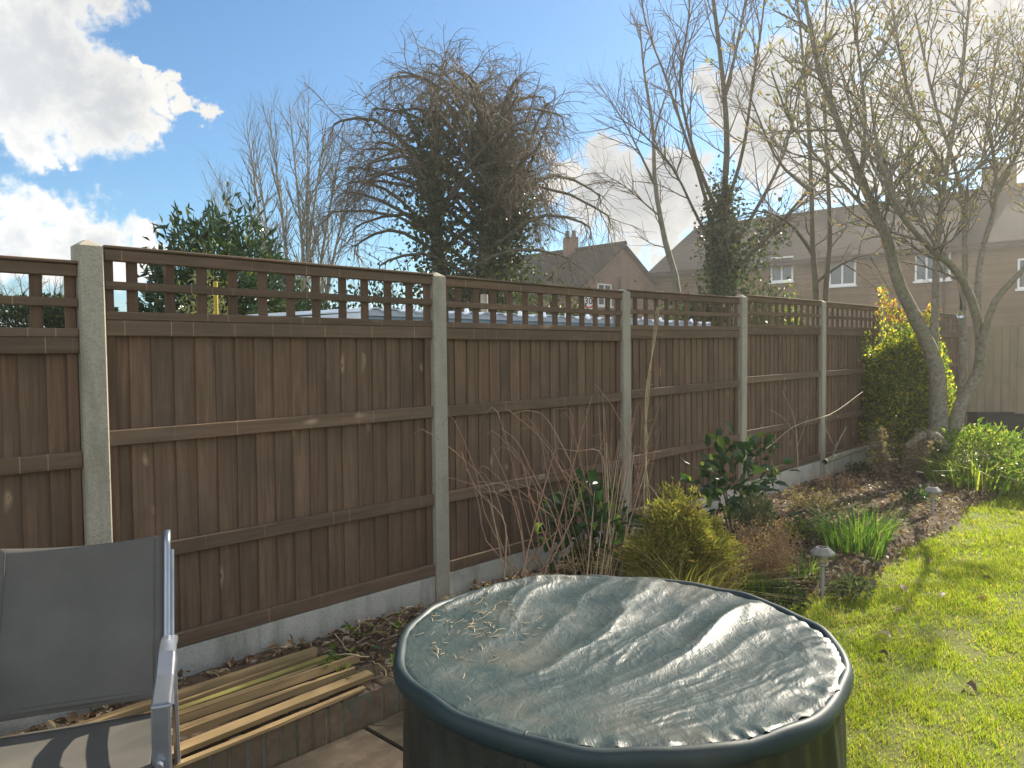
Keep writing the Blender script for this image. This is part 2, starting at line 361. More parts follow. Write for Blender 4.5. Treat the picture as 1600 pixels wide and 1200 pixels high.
# ------------------------------------------------------------------ mesh helpers
def np_mesh(name, V, polys):
    """V (n,3); polys = list of (k,size) index arrays"""
    me = bpy.data.meshes.new(name)
    V = np.ascontiguousarray(V, dtype=np.float32)
    me.vertices.add(len(V)); me.vertices.foreach_set('co', V.ravel())
    loops = np.concatenate([p.ravel() for p in polys]).astype(np.int32)
    tot = np.concatenate([np.full(len(p), p.shape[1]) for p in polys]).astype(np.int32)
    start = np.concatenate([[0], np.cumsum(tot)[:-1]]).astype(np.int32)
    me.loops.add(len(loops)); me.loops.foreach_set('vertex_index', loops)
    me.polygons.add(len(tot)); me.polygons.foreach_set('loop_start', start)
    me.update(calc_edges=True); me.validate()
    return me
def link(name, me, mat, parent=None, smooth=False):
    o = bpy.data.objects.new(name, me); COL.objects.link(o)
    if mat is not None and me is not None and not me.materials: me.materials.append(MAT[mat] if isinstance(mat, str) else mat)
    me.polygons.foreach_set('use_smooth', np.full(len(me.polygons), bool(smooth)))
    if parent is not None: o.parent = parent
    return o
def empty(name, loc=(0, 0, 0), rz=0.0):
    o = bpy.data.objects.new(name, None); COL.objects.link(o)
    o.location = loc; o.rotation_euler = (0, 0, rz); o.empty_display_size = .1; return o
def tag(o, label, cat, group=None):
    o['label'] = label; o['category'] = cat
    if group: o['group'] = group
    return o
class MB:
    def __init__(s): s.v = []; s.f = {}; s.n = 0
    def add(s, V, faces):
        V = np.asarray(V, float); base = s.n; s.v.append(V); s.n += len(V)
        for f in faces: s.f.setdefault(len(f), []).append([i+base for i in f])
        return s
    def addnp(s, V, P):
        base = s.n; s.v.append(np.asarray(V, float)); s.n += len(V)
        s.f.setdefault(P.shape[1], []).extend((P+base).tolist()); return s
    def box(s, a, b, ch=0.0, M=None):
        x0, y0, z0 = a; x1, y1, z1 = b
        if ch <= 0:
            V = [(x0,y0,z0),(x1,y0,z0),(x1,y1,z0),(x0,y1,z0),(x0,y0,z1),(x1,y0,z1),(x1,y1,z1),(x0,y1,z1)]
            Fs = [(0,3,2,1),(4,5,6,7),(0,1,5,4),(1,2,6,5),(2,3,7,6),(3,0,4,7)]
        else:   # chamfered box: 24 points
            c = ch; V = []; Fs = []
            idx = {}
            for X, sx in ((x0, 1), (x1, -1)):
                for Y, sy in ((y0, 1), (y1, -1)):
                    for Z, sz in ((z0, 1), (z1, -1)):
                        k = (sx, sy, sz)
                        idx[k+('x',)] = len(V); V.append((X, Y+sy*c, Z+sz*c))
                        idx[k+('y',)] = len(V); V.append((X+sx*c, Y, Z+sz*c))
                        idx[k+('z',)] = len(V); V.append((X+sx*c, Y+sy*c, Z))
            def q(*ks): Fs.append(tuple(idx[k] for k in ks))
            for sg in (1, -1):
                o = [(1,1),(-1,1),(-1,-1),(1,-1)]
                q(*[(sg,a_,b_,'x') for a_, b_ in (o[::-1] if sg == 1 else o)])
                q(*[(a_,sg,b_,'y') for a_, b_ in (o if sg == 1 else o[::-1])])
                q(*[(a_,b_,sg,'z') for a_, b_ in (o[::-1] if sg == 1 else o)])
            for a_ in (1, -1):
                for b_ in (1, -1):
                    q((a_,b_,1,'x'),(a_,b_,-1,'x'),(a_,b_,-1,'y'),(a_,b_,1,'y'))
                    q((a_,1,b_,'x'),(a_,-1,b_,'x'),(a_,-1,b_,'z'),(a_,1,b_,'z'))
                    q((1,a_,b_,'y'),(-1,a_,b_,'y'),(-1,a_,b_,'z'),(1,a_,b_,'z'))
                    for d_ in (1, -1): q((a_,b_,d_,'x'),(a_,b_,d_,'y'),(a_,b_,d_,'z'))
        V = np.array(V, float)
        if M is not None: V = V@np.array(M)[:3,:3].T + np.array(M)[:3,3]
        return s.add(V, Fs)
    def lathe(s, prof, seg=24, cx=0, cy=0, cap=True):
        a = np.linspace(0, 2*np.pi, seg, endpoint=False)
        V = [(cx+r*math.cos(t), cy+r*math.sin(t), z) for r, z in prof for t in a]
        Fs = [(i*seg+j, i*seg+(j+1) % seg, (i+1)*seg+(j+1) % seg, (i+1)*seg+j) for i in range(len(prof)-1) for j in range(seg)]
        if cap:
            Fs.append(tuple(range(seg))[::-1]); Fs.append(tuple((len(prof)-1)*seg+j for j in range(seg)))
        return s.add(V, Fs)
    def tubes(s, lines):
        V, P = tube_arrays(lines); 
        return s.addnp(V, P) if len(V) else s
    def build(s, name, mat, parent=None, smooth=False):
        V = np.concatenate(s.v); polys = [np.array(p) for p in s.f.values()]
        return link(name, np_mesh(name, V, polys), mat, parent, smooth)
def tube_arrays(lines):
    """lines: list of (pts, radii, sides); closed tips by small radius"""
    groups = {}
    for p, r, sd in lines: groups.setdefault((len(p), sd), []).append((p, r))
    Vs, Ps, base = [], [], 0
    for (K, sd), g in groups.items():
        A = np.array([[tuple(q) for q in p] for p, r in g], float); Rr = np.array([r for p, r in g], float)
        T = np.gradient(A, axis=1); T /= np.linalg.norm(T, axis=2, keepdims=True)+1e-12
        m = T.mean(axis=1); ref = np.where((np.abs(m[:, 2:3]) > .8), np.array([[1., 0, 0]]), np.array([[0, 0, 1.]]))
        B = np.cross(T, ref[:, None, :]); B /= np.linalg.norm(B, axis=2, keepdims=True)+1e-9
        N = np.cross(B, T)
        a = np.linspace(0, 2*np.pi, sd, endpoint=False)
        ring = A[:, :, None, :] + Rr[:, :, None, None]*(np.cos(a)[None, None, :, None]*B[:, :, None, :]+np.sin(a)[None, None, :, None]*N[:, :, None, :])
        n = len(g); Vs.append(ring.reshape(-1, 3))
        i = np.arange(n)[:, None, None]*K*sd; k = np.arange(K-1)[None, :, None]*sd; j = np.arange(sd)[None, None, :]
        j2 = (j+1) % sd
        q = np.stack(np.broadcast_arrays(i+k+j, i+k+j2, i+k+sd+j2, i+k+sd+j), axis=-1).reshape(-1, 4)
        Ps.append(q+base); base += n*K*sd
    if not Vs: return np.zeros((0, 3)), np.zeros((0, 4), int)
    return np.concatenate(Vs), np.concatenate(Ps)
def tube_obj(name, lines, mat, parent=None):
    V, P = tube_arrays(lines); return link(name, np_mesh(name, V, [P]), mat, parent, True)
def unit(v): return v/(np.linalg.norm(v, axis=-1, keepdims=True)+1e-9)
def rand_dirs(n): return unit(RNG.normal(size=(n, 3)))
def leaf_arrays(P, D, Nn, L, W, fold=.25, hi=False, curl=.0):
    D = unit(D); S = unit(np.cross(D, Nn)); Nn = np.cross(S, D)
    L = np.broadcast_to(np.asarray(L, float), (len(P),))[:, None]; W = np.broadcast_to(np.asarray(W, float), (len(P),))[:, None]
    n = len(P)
    if not hi:
        V = np.stack([P, P+D*L*.45+S*W*.5+Nn*W*fold, P+D*L-Nn*L*curl, P+D*L*.45-S*W*.5+Nn*W*fold], axis=1)
        b = np.arange(n)[:, None]*4
        return V.reshape(-1, 3), np.concatenate([b+[0, 1, 2], b+[0, 2, 3]])
    up = Nn*W*fold
    V = np.stack([P, P+D*L*.5, P+D*L-Nn*L*curl, P+D*L*.28+S*W*.46+up, P+D*L*.68+S*W*.38+up-Nn*L*curl*.3, P+D*L*.28-S*W*.46+up, P+D*L*.68-S*W*.38+up-Nn*L*curl*.3], axis=1)
    b = np.arange(n)[:, None]*7
    tri = [[0, 3, 1], [1, 3, 4], [1, 4, 2], [0, 1, 5], [1, 6, 5], [1, 2, 6]]
    return V.reshape(-1, 3), np.concatenate([b+t for t in tri])
def leaf_obj(name, P, D, Nn, L, W, mat, parent=None, **kw):
    V, T = leaf_arrays(np.asarray(P), np.asarray(D), np.asarray(Nn), L, W, **kw)
    return link(name, np_mesh(name, V, [T]), mat, parent)
def blade_arrays(P, H, W, lean, bend):
    """upright blades: P base, lean horizontal vector (per metre of height), bend extra lean at tip"""
    n = len(P); a = RNG.uniform(0, 2*np.pi, n); S = np.stack([np.cos(a), np.sin(a), np.zeros(n)], 1)*np.asarray(W)[:, None]*.5
    H = np.asarray(H)[:, None]; Z = np.array([[0, 0, 1.]])
    m = P+Z*H*.55+lean*H*.5; t = P+Z*H*(1-.25*np.linalg.norm(bend, axis=1, keepdims=True))+lean*H+bend*H
    V = np.stack([P-S, P+S, m-S*.8, m+S*.8, t], axis=1).reshape(-1, 3)
    b = np.arange(n)[:, None]*5
    return V, b+[0, 1, 3, 2], b+[2, 3, 4]
def vnoise(x, y, seed=0):
    r = np.random.default_rng(seed).random((64, 64))
    xi = np.floor(x).astype(int); yi = np.floor(y).astype(int); fx = x-xi; fy = y-yi
    fx = fx*fx*(3-2*fx); fy = fy*fy*(3-2*fy); g = lambda a, b: r[a % 64, b % 64]
    return (g(xi, yi)*(1-fx)+g(xi+1, yi)*fx)*(1-fy)+(g(xi, yi+1)*(1-fx)+g(xi+1, yi+1)*fx)*fy
def fbm(x, y, seed=0, o=4):
    s = 0; a = .5
    for k in range(o): s = s+a*vnoise(x*2**k, y*2**k, seed+k); a *= .5
    return s/(1-.5**o)

# ================================================================== SETTING
def structure(o): o['kind'] = 'structure'; return o
def stuff(o, label, cat): o['kind'] = 'stuff'; o['label'] = label; o['category'] = cat; return o

# wide ground to the horizon
_g = MB().add([(-900, -300, -.22), (900, -300, -.22), (900, 1500, -.22), (-900, 1500, -.22)], [(0, 1, 2, 3)])
structure(_g.build('ground', 'ground'))

BRICK_W = .68
def bed_edge(s):   # width of the flower bed from the fence at distance s along it
    if s < 2.1: return BRICK_W - .05
    t = min(1, (s-2.1)/.6); t = t*t*(3-2*t)
    return (BRICK_W-.05)*(1-t) + t*(1.63 + .05*math.sin(s*1.1+2.0) + .04*math.sin(s*3.3) + (.0 if s < 7 else .06*(s-7)))
# flower bed soil
ns, nw = 220, 26
ss = np.linspace(-3.2, 13.4, ns)
V = []
for s in ss:
    e = bed_edge(s)
    for j in range(nw):
        w = .03 + (e-.03)*j/(nw-1)
        x, y, _ = fp(s, w)
        h = .035 + .075*(fbm(np.array([x*3.0]), np.array([y*3.0]), 5)[0]-.5)
        if s > 3: h += .02*min(1, (s-3)/4)
        if j == nw-1: h = -.045 if s > 2.3 else .0
        if j == nw-2 and s > 2.3: h = .0
        V.append((x, y, h))
P = np.array([[i*nw+j, (i+1)*nw+j, (i+1)*nw+j+1, i*nw+j+1] for i in range(ns-1) for j in range(nw-1)])[:, ::-1]
structure(link('flower_bed', np_mesh('flower_bed', np.array(V), [P]), 'soil', None, True))

def soil_z(x, y):
    s = (np.array([x, y])-FP0)@FD
    return .035 + .075*(fbm(np.array([x*3.0]), np.array([y*3.0]), 5)[0]-.5) + (.02*min(1, max(0, (s-3)/4)))

# lawn sheet
edge = [tuple(fp(s, bed_edge(s)-.02)[:2]) for s in np.linspace(2.75, 13.4, 60)]
far = [tuple(fp(13.4, w)[:2]) for w in (4, 9, 16)]
poly = [(1.10, -3.0), (1.10, 3.70)] + edge + far + [(26, 8), (26, -3)]
V = [(x, y, -.03) for x, y in poly] + [(x, y, -.2) for x, y in poly]
n = len(poly)
lm = MB().add(V, [tuple(range(n))[::-1]] + [(i, (i+1) % n, n+(i+1) % n, n+i) for i in range(n)])
structure(lm.build('lawn', 'lawn'))
# turn the big face upwards (it is a concave outline; Blender fills it itself)

# lawn grass blades, denser near the camera
def in_lawn(x, y):
    v = np.stack([x, y], 1)-FP0; s = v@FD; w = v@FN
    e = np.array([bed_edge(max(q, 2.7)) for q in s])
    return (x > 1.10) & ((w > e-.06+.05*RNG.standard_normal(len(s))) | (s < 2.4)) & (s < 13.2)
gp, gh, gw = [], [], []
for (y0, y1, dens, hh, ww) in ((.2, 1.9, 3500, .034, .0055), (1.9, 3.6, 15000, .034, .0030), (3.6, 5.5, 9500, .034, .0042), (5.5, 8, 5200, .036, .006), (8, 13.5, 2000, .04, .010)):
    x1 = y1*1.1+2.2; area = (x1-1.1)*(y1-y0); nn = int(area*dens)
    x = RNG.uniform(1.1, x1, nn); y = RNG.uniform(y0, y1, nn)
    k = ((x < y*.70+.25) | (RNG.random(nn) < .4)) & (x < y*1.1+2.0) & in_lawn(x, y)
    x, y = x[k], y[k]
    clump = fbm(x*7, y*7, 11, 3); big = fbm(x*1.7, y*1.7, 15, 3)
    bare = np.clip((fbm(x*2.6+7, y*2.6, 19, 4)-.60)*7, 0, .75)
    keep = RNG.random(len(x)) < np.clip(.25+1.25*clump, .12, 1)*(1-bare)
    x, y, clump, big = x[keep], y[keep], clump[keep], big[keep]
    ww = np.where(x < y*.70+.25, ww, ww*1.8)
    gp.append(np.stack([x, y, np.full(len(x), -.032)], 1))
    gh.append(hh*(.25+1.15*clump+.6*(big-.4))*RNG.uniform(.7, 1.3, len(x))); gw.append(ww*RNG.uniform(.7, 1.3, len(x)))
gp = np.concatenate(gp); gh = np.clip(np.concatenate(gh), .010, .1); gw = np.concatenate(gw)
nn = len(gp); a = RNG.uniform(0, 2*np.pi, nn); ln = np.stack([np.cos(a), np.sin(a), np.zeros(nn)], 1)
V, Q, T = blade_arrays(gp, gh, gw, ln*RNG.uniform(0, .7, (nn, 1)), ln*RNG.uniform(0, .6, (nn, 1)))
stuff(link('lawn_grass', np_mesh('lawn_grass', V, [Q, T]), 'grass'), 'short sunlit yellow-green lawn grass at the right', 'grass')

# patio: bed of sand and slabs laid parallel to the fence
pc = [fp(-4, BRICK_W+.02, -.15), fp(2.3, BRICK_W+.02, -.15), np.array([1.2, 3.75, -.15]), np.array([1.2, -3, -.15]), np.array([-6, -3, -.15])]
structure(MB().add(pc, [tuple(range(5))[::-1]]).build('patio', 'joint'))
patio = bpy.data.objects['patio']
slab_me = MB().box((-.221, -.221, -.035), (.221, .221, 0), .006).build('paving_slab', 'slab', patio)
slab_data = slab_me.data; bpy.data.objects.remove(slab_me)
for i in range(-7, 6):
    for j in range(0, 7):
        q = fp(i*.45+.12+(.225 if j % 2 else 0), BRICK_W+.05+.225+j*.45, -.118+random.uniform(-.003, .003))
        if q[0] > .86 or q[1] < 1.0: continue
        o = bpy.data.objects.new('paving_slab', slab_data); COL.objects.link(o); o.parent = patio
        o.location = q; o.rotation_euler = (random.uniform(-.004, .004), random.uniform(-.004, .004), FANG+random.choice((0, math.pi/2, math.pi))+random.uniform(-.006, .006))

# brick edging: bricks set on end, each its own piece
ed = empty('brick_edging', fp(-1.2, BRICK_W, -.15), FANG)
tag(ed, 'low mossy retaining edge of upright bricks between patio and bed', 'edging')
bd = MB().box((-.0325, -.045, 0), (.0325, .045, .200), .007).build('brick', 'brick', ed)
bdata = bd.data; bpy.data.objects.remove(bd)
for i in range(46):
    o = bpy.data.objects.new('brick', bdata); COL.objects.link(o); o.parent = ed
    o.location = (i*.0715, random.uniform(-.003, .003), -.022+random.uniform(-.006, .006)); o.rotation_euler = (random.uniform(-.02, .02), random.uniform(-.02, .02), random.uniform(-.03, .03))
MB().box((-.04, -.040, .0), (46*.0715, .042, .168)).build('mortar', 'mortar', ed)

# ================================================================== FENCE
DZ = [-.075, 0, -.003, .012, .062, .075, .085, .09]
TILT = [0, 0, 0, .012, .010, .004, 0, 0]
def shared(mb, name, mat):
    o = mb.build(name, mat); d = o.data; bpy.data.objects.remove(o); return d
def inst(name, data, parent, loc=(0, 0, 0), rot=(0, 0, 0), sc=(1, 1, 1)):
    o = bpy.data.objects.new(name, data); COL.objects.link(o); o.parent = parent
    o.location = loc; o.rotation_euler = rot; o.scale = sc; return o
# feather-edge board: thick left edge, thin right edge, slightly uneven ends
def board_mesh(k):
    mb = MB(); w = .128; h = 1.50; r = np.random.default_rng(k)
    zs = np.linspace(0, h, 5); V = []; Fs = []
    for i, z in enumerate(zs):
        j = r.uniform(-.0018, .0018, 2)
        V += [(j[0], 0, z), (w+j[1], .007, z), (w+j[1], .011, z), (j[0], .014, z)]
    for i in range(4):
        b = i*4
        for q in range(4): Fs.append((b+q, b+(q+1) % 4, b+4+(q+1) % 4, b+4+q))
    Fs += [(3, 2, 1, 0), (16, 17, 18, 19)]
    return shared(mb.add(V, Fs), 'board', 'board')
boards = [board_mesh(k) for k in range(5)]
rail_d = shared(MB().box((.052, .020, 0), (1.848, .050, .068), .004), 'rail', 'rail')
toprail_d = shared(MB().box((.052, .016, 0), (1.848, .052, .050), .004), 'trellis_rail', 'rail')
midslat_d = shared(MB().box((.052, .018, 0), (1.848, .036, .036), .003), 'trellis_slat', 'rail')
vslat_d = shared(MB().box((-.022, .037, 0), (.022, .056, .262), .003), 'trellis_slat', 'slat')
cap_d = shared(MB().box((.051, .004, 0), (1.849, .074, .013), .003), 'capping', 'rail')
stile_d = shared(MB().box((-.020, .0365, 0), (.020, .0555, 1.79), .003), 'stile', 'slat')
PANEL_LABEL = [
    'lowest fence panel, left of the concrete post behind the grey chair',
    'brown boarded fence panel directly behind the grey sling chair and timber battens',
    'brown fence panel behind the bare reddish canes, left of the climbing stem',
    'brown fence panel behind the thin climbing stem and the golden conifer',
    'brown fence panel crossed by the long arching cane, behind the white-edged camellia',
    'brown fence panel just left of the tall yellow-green shrub',
    'fence panel mostly hidden behind the tall yellow-green shrub',
    'farthest fence panel, seen between the magnolia stems']
for i in range(8):
    n_s = -1 if i == 0 else i-1
    root = empty('fence_panel', fp(1.9*(i-1), 0, 0), FANG)
    root.rotation_euler = (0, -TILT[i], FANG)
    tag(root, PANEL_LABEL[i], 'fence panel', 'fence panels along the garden')
    dz = DZ[i]; x = .052; k = 0
    while x < 1.75:
        wv = random.uniform(.094, .103)
        inst('board', boards[k % 5 if random.random() < .6 else random.randrange(5)], root, (x, .051+random.uniform(0, .002), .172+dz), (0, random.uniform(-.0025, .0025), .045+random.uniform(-.012, .012)), (1, 1, 1))
        x += wv; k += 1
    for z in (.165, .592, 1.112, 1.582): inst('rail', rail_d, root, (0, 0, z+dz), (0, random.uniform(-.002, .002), 0))
    inst('trellis_rail', midslat_d, root, (0, 0, 1.651+dz))
    inst('trellis_slat', midslat_d, root, (0, 0, 1.776+dz+random.uniform(-.004, .004)))
    inst('trellis_rail', toprail_d, root, (0, 0, 1.900+dz))
    inst('capping', cap_d, root, (0, 0, 1.951+dz))
    for q in range(11): inst('trellis_slat', vslat_d, root, (.176+.152*q+random.uniform(-.005, .005), 0, 1.655+dz), (0, random.uniform(-.012, .012), 0))
    for sx in (.074, 1.826): inst('stile', stile_d, root, (sx, .001, .168+dz))
# concrete posts with weathered sloping tops
def post_mesh():
    mb = MB(); c = .007; z0, z1 = -.12, 1.955
    def ring(h, z): return [(-h+c, 0+(.05-h), z), (h-c, .05-h, z), (h, .05-h+c, z), (h, .05+h-c, z), (h-c, .05+h, z), (-h+c, .05+h, z), (-h, .05+h-c, z), (-h, .05-h+c, z)]
    V = ring(.05, z0)+ring(.05, z1)+ring(.046, z1+.004)+ring(.014, z1+.026)
    Fs = [(r*8+j, r*8+(j+1) % 8, r*8+8+(j+1) % 8, r*8+8+j) for r in range(3) for j in range(8)]
    Fs += [tuple(range(24, 32))]
    return shared(mb.add(V, Fs), 'concrete_post', 'concrete')
pm = post_mesh()
POST_LABEL = ['widest concrete fence post, standing behind the top corner of the grey chair',
              'concrete post standing behind the far left rim of the green covered table',
              'concrete post beside the clump of reddish canes',
              'concrete post behind the glossy camellia with pale highlights',
              'concrete post left of the tall yellow-green shrub',
              'concrete post hidden mostly behind the tall yellow-green shrub',
              'concrete post seen between magnolia stems and the yellow-green shrub',
              'farthest concrete post where the pale wooden fence begins']
pz = [0, -.004, -.002, .045, .075, .08, .09, .09]
for i in range(8):
    o = inst('concrete_post', pm, None, fp(1.9*i, 0, pz[i]), (random.uniform(-.004, .004), random.uniform(-.004, .004), FANG))
    tag(o, POST_LABEL[i], 'post', 'concrete fence posts')
gm = shared(MB().box((.051, .022, -.12), (1.849, .062, .1625), .006), 'gravel_board', 'gravel')
GL = ['concrete gravel board under the lowest fence panel at the left edge', 'concrete gravel board behind the timber battens', 'concrete gravel board behind the reddish canes',
      'concrete gravel board behind the golden conifer', 'concrete gravel board right of the glossy camellia', 'concrete gravel board left of the yellow-green shrub',
      'concrete gravel board hidden behind the yellow-green shrub', 'farthest concrete gravel board behind the magnolia']
for i in range(8):
    o = inst('gravel_board', gm, None, fp(1.9*(i-1), 0, DZ[i]*.9), (0, -TILT[i], FANG))
    tag(o, GL[i], 'gravel board', 'gravel boards under the fence')

# pale fence closing the end of the garden
A = fp(13.36, .10); _a2 = at_z(1500, 650, 0)
pl_dir = np.array([.985, -.17]); pl_ang = math.atan2(pl_dir[1], pl_dir[0])
pb = shared(MB().box((0, 0, 0), (.118, .020, 1.72), .004), 'board', 'pale_board')
pr = shared(MB().box((0, .021, 0), (1.70, .055, .075), .004), 'rail', 'pale_rail')
for k, lab in enumerate(('pale wooden fence panel right behind the magnolia stems', 'pale wooden fence panel above the black planter box', 'pale wooden fence panel at the far right edge')):
    root = empty('pale_fence_panel', (A[0]+pl_dir[0]*1.78*k, A[1]+pl_dir[1]*1.78*k, 0), pl_ang)
    tag(root, lab, 'fence panel', 'pale fence panels at the garden end')
    for q in range(14): inst('board', pb, root, (q*.1225+random.uniform(-.001, .001), random.uniform(-.003, .003), .10+random.uniform(-.004, .004)+(.0 if k else .03)))
    for z in ((.35, .95, 1.6) if k == 0 else (.35, .95, 1.6)): inst('rail', pr, root, (0, 0, z))
    if k:   # panels right of the gatepost show their rails towards the garden
        for z in (.62, 1.18): inst('rail', pr, root, (.0, -.078, z))
    MB().box((-.055, -.03, -.05), (-.004, .06, 1.86), .005).build('post', 'pale_rail', root)

# ================================================================== COVERED ROUND TABLE
TC = np.array([.31, 2.365]); TR = .69; TZ = .62
tb = empty('covered_table', (TC[0], TC[1], -.118))
tag(tb, 'large round drum-like garden table under a wrinkled dark green cover', 'covered table')
zt = TZ+.118
# rim roll
th = np.linspace(0, 2*np.pi, 220, endpoint=False); ph = np.linspace(0, 2*np.pi, 14, endpoint=False)
wob = .006*np.sin(th*3+1)+.004*np.sin(th*7+2)+.003*np.sin(th*13)
V = []
for i, t in enumerate(th):
    R0 = TR-.022+wob[i]; zz = zt-.042+.004*math.sin(t*2+.5)
    for p in ph: 
        rr = R0+.020*math.cos(p); V.append((rr*math.cos(t), rr*math.sin(t), zz+(.030+.003*math.sin(t*17)*math.sin(t*5+1))*math.sin(p)))
K = len(ph); P = np.array([[i*K+j, ((i+1) % 220)*K+j, ((i+1) % 220)*K+(j+1) % K, i*K+(j+1) % K] for i in range(220) for j in range(K)])
link('rim', np_mesh('rim', np.array(V), [P]), 'tarp_rim', tb, True)
# wrinkled top sheet
NT, NR = 420, 150
th = np.linspace(0, 2*np.pi, NT, endpoint=False); rr = np.linspace(0.0, 1.0, NR)
Tm, Rm = np.meshgrid(th, rr, indexing='ij')
RS = TR-.027
X = Rm*RS*np.cos(Tm); Y = Rm*RS*np.sin(Tm)
ox, oy = -.95, -1.15
ang = np.arctan2(Y-oy, X-ox)+.10*(fbm(X*2.2+9, Y*2.2+3, 21, 3)-.5)
dist = np.hypot(X-ox, Y-oy)
def ridged(u, sharp=1.6): 
    v = 1-np.abs(2*(u-np.floor(u))-1); return v**sharp
big = ridged(ang*5.2+.3+.5*fbm(X*1.5, Y*1.5, 31, 2), 2.4)*.62+ridged(ang*11.7+.8*fbm(X*2, Y*2, 33, 2), 1.9)*.26
mask = np.clip((X*.62+Y*.78)/RS*.62+.52, .10, 1.0)*np.clip(1.25-.25*Rm, 0, 1)
mod = .35+1.1*fbm(X*3.1+4, Y*3.1, 35, 3)
H = .040*big*mask*mod
# small cross crinkles
patch = np.clip((fbm(X*4.3+8, Y*4.3+1, 66, 3)-.46)*5, 0, 1)
H += patch*(.0042*ridged(ang*34+2.6*fbm(X*5, Y*5, 61, 3), 1.4)*fbm(X*5+3, Y*5, 62, 2)+.0022*ridged(ang*71+3.5*fbm(X*7, Y*7, 63, 3), 1.3)*fbm(X*6, Y*6+2, 64, 2))*np.clip(.45+mask, 0, 1.2)
H += .0020*ridged((X*.8-Y*.5)*15+2.2*fbm(X*6, Y*6, 41, 3), 1.3)*fbm(X*4, Y*4, 43, 2)
H += .0050*(fbm(X*9, Y*11, 45, 4)-.5)
H += .0012*(fbm(X*30, Y*30, 47, 3)-.5)
# a lifted fold along the far left edge, gathers all round the hem
hem = np.clip((Rm-.90)/.10, 0, 1)
gath = ridged(Tm*22/np.pi+.6*np.sin(Tm*5)+1.2*fbm(Tm*6, Tm*0, 51, 2), 1.2)
gm_ = np.clip(.30+.7*np.cos(Tm-(-.75)), .22, 1)
H *= 1-.75*np.clip((Rm-.86)/.14, 0, 1)
H += hem*(.016*gath*gm_-.004)
edge_lift = np.exp(-((Rm-.955)/.035)**2)*np.exp(-((np.mod(Tm-2.05+np.pi, 2*np.pi)-np.pi)/.55)**2)*.022
H += edge_lift
dish = -.020*np.clip(1-Rm, 0, 1)*0 - .030*(1-Rm**2)
Zs = zt-.016+H+dish-.007*np.clip((Rm-.97)/.03, 0, 1)
Rw = 1+hem*(.006*np.sin(Tm*61)+.010*(fbm(Tm*9, Tm*0+3, 53, 3)-.5))
V = np.stack([X*Rw, Y*Rw, Zs], -1).reshape(-1, 3)
P = np.array([[i*NR+j, i*NR+j+1, ((i+1) % NT)*NR+j+1, ((i+1) % NT)*NR+j] for i in range(NT) for j in range(1, NR-1)])
Tt = np.array([[0, i*NR+1, ((i+1) % NT)*NR+1] for i in range(NT)])
link('top_sheet', np_mesh('top_sheet', V, [P[:, ::-1], Tt]), 'tarp', tb, True)
# hanging skirt
NTs, NZ = 260, 24
th = np.linspace(0, 2*np.pi, NTs, endpoint=False); zz = np.linspace(.004, zt-.045, NZ)
V = []
for t in th:
    for z in zz:
        f = z/zt
        fold = .016*math.sin(t*9+1.3*math.sin(t*3)+z*1.5)*(1-f**3)+.009*math.sin(t*23+z*6)*(1-f*f)+.004*math.sin(t*51+z*17)
        bul = .05*math.exp(-((t+.12)/.16)**2)*math.exp(-((z-.25)/.22)**2)
        pinch = -.018*math.exp(-((t+.05)/.10)**2)*math.exp(-((z-.52)/.08)**2)
        r = TR-.036+.010*(1-f)+fold+bul+pinch; V.append((r*math.cos(t), r*math.sin(t), z))
P = np.array([[i*NZ+j, ((i+1) % NTs)*NZ+j, ((i+1) % NTs)*NZ+j+1, i*NZ+j+1] for i in range(NTs) for j in range(NZ-1)])
link('skirt', np_mesh('skirt', np.array(V), [P]), 'tarp_skirt', tb, True)
# stitched seam down the skirt
t0 = math.radians(244); pts = [((TR-.030+.004*math.sin(k))*math.cos(t0+.006*math.sin(k*1.7)), (TR-.030+.004*math.sin(k))*math.sin(t0+.006*math.sin(k*1.7)), .02+k*.042) for k in range(16)]
tube_obj('seam', [(pts, [.006]*16, 5)], 'tarp_skirt', tb)
pts = [((TR-.022+.022*math.cos(p))*math.cos(t0+.015), (TR-.022+.022*math.cos(p))*math.sin(t0+.015), zt-.042+.032*math.sin(p)) for p in np.linspace(-.9, 1.9, 8)]
tube_obj('seam', [(pts, [.0035]*8, 5)], 'tarp_skirt', tb)
# dry straw and blown scraps lying on the sheet
P = []; 
lines = []
for k in range(90):
    t = random.gauss(2.75, .35); r = RS*min(.93, random.gauss(.72, .18)); x = r*math.cos(t); y = r*math.sin(t)
    i = int((t % (2*math.pi))/(2*math.pi)*NT) % NT; j = min(NR-1, int(r/RS*(NR-1)))
    z = TZ-zt+Zs[i, j]+.004; a = random.uniform(0, 6.28); L = random.uniform(.012, .05)
    lines.append(([(TC[0]+x+L*q*math.cos(a+q*.5), TC[1]+y+L*q*math.sin(a+q*.5), z+.004*math.sin(q*3)) for q in (-.5, 0, .5)], [.0011]*3, 3))
stuff(tube_obj('dry_straw', lines, 'cane_straw'), 'scraps of dry straw lying on the left of the green sheet', 'straw')

# ================================================================== SLING CHAIR
CH_A = math.radians(21)
chr_ = empty('garden_chair', (0, 0, 0)); tag(chr_, 'grey sling garden chair with metal armrests beside the fence', 'chair')
TRp = np.array([-1.276, 2.80]); cr = np.array([math.cos(CH_A), math.sin(CH_A)]); cf = np.array([math.sin(CH_A), -math.cos(CH_A)])
WCH = .545
org = TRp - cr*WCH/2 + cf*.30        # seat back line on the patio
chr_.location = (org[0], org[1], -.118); chr_.rotation_euler = (0, 0, CH_A)
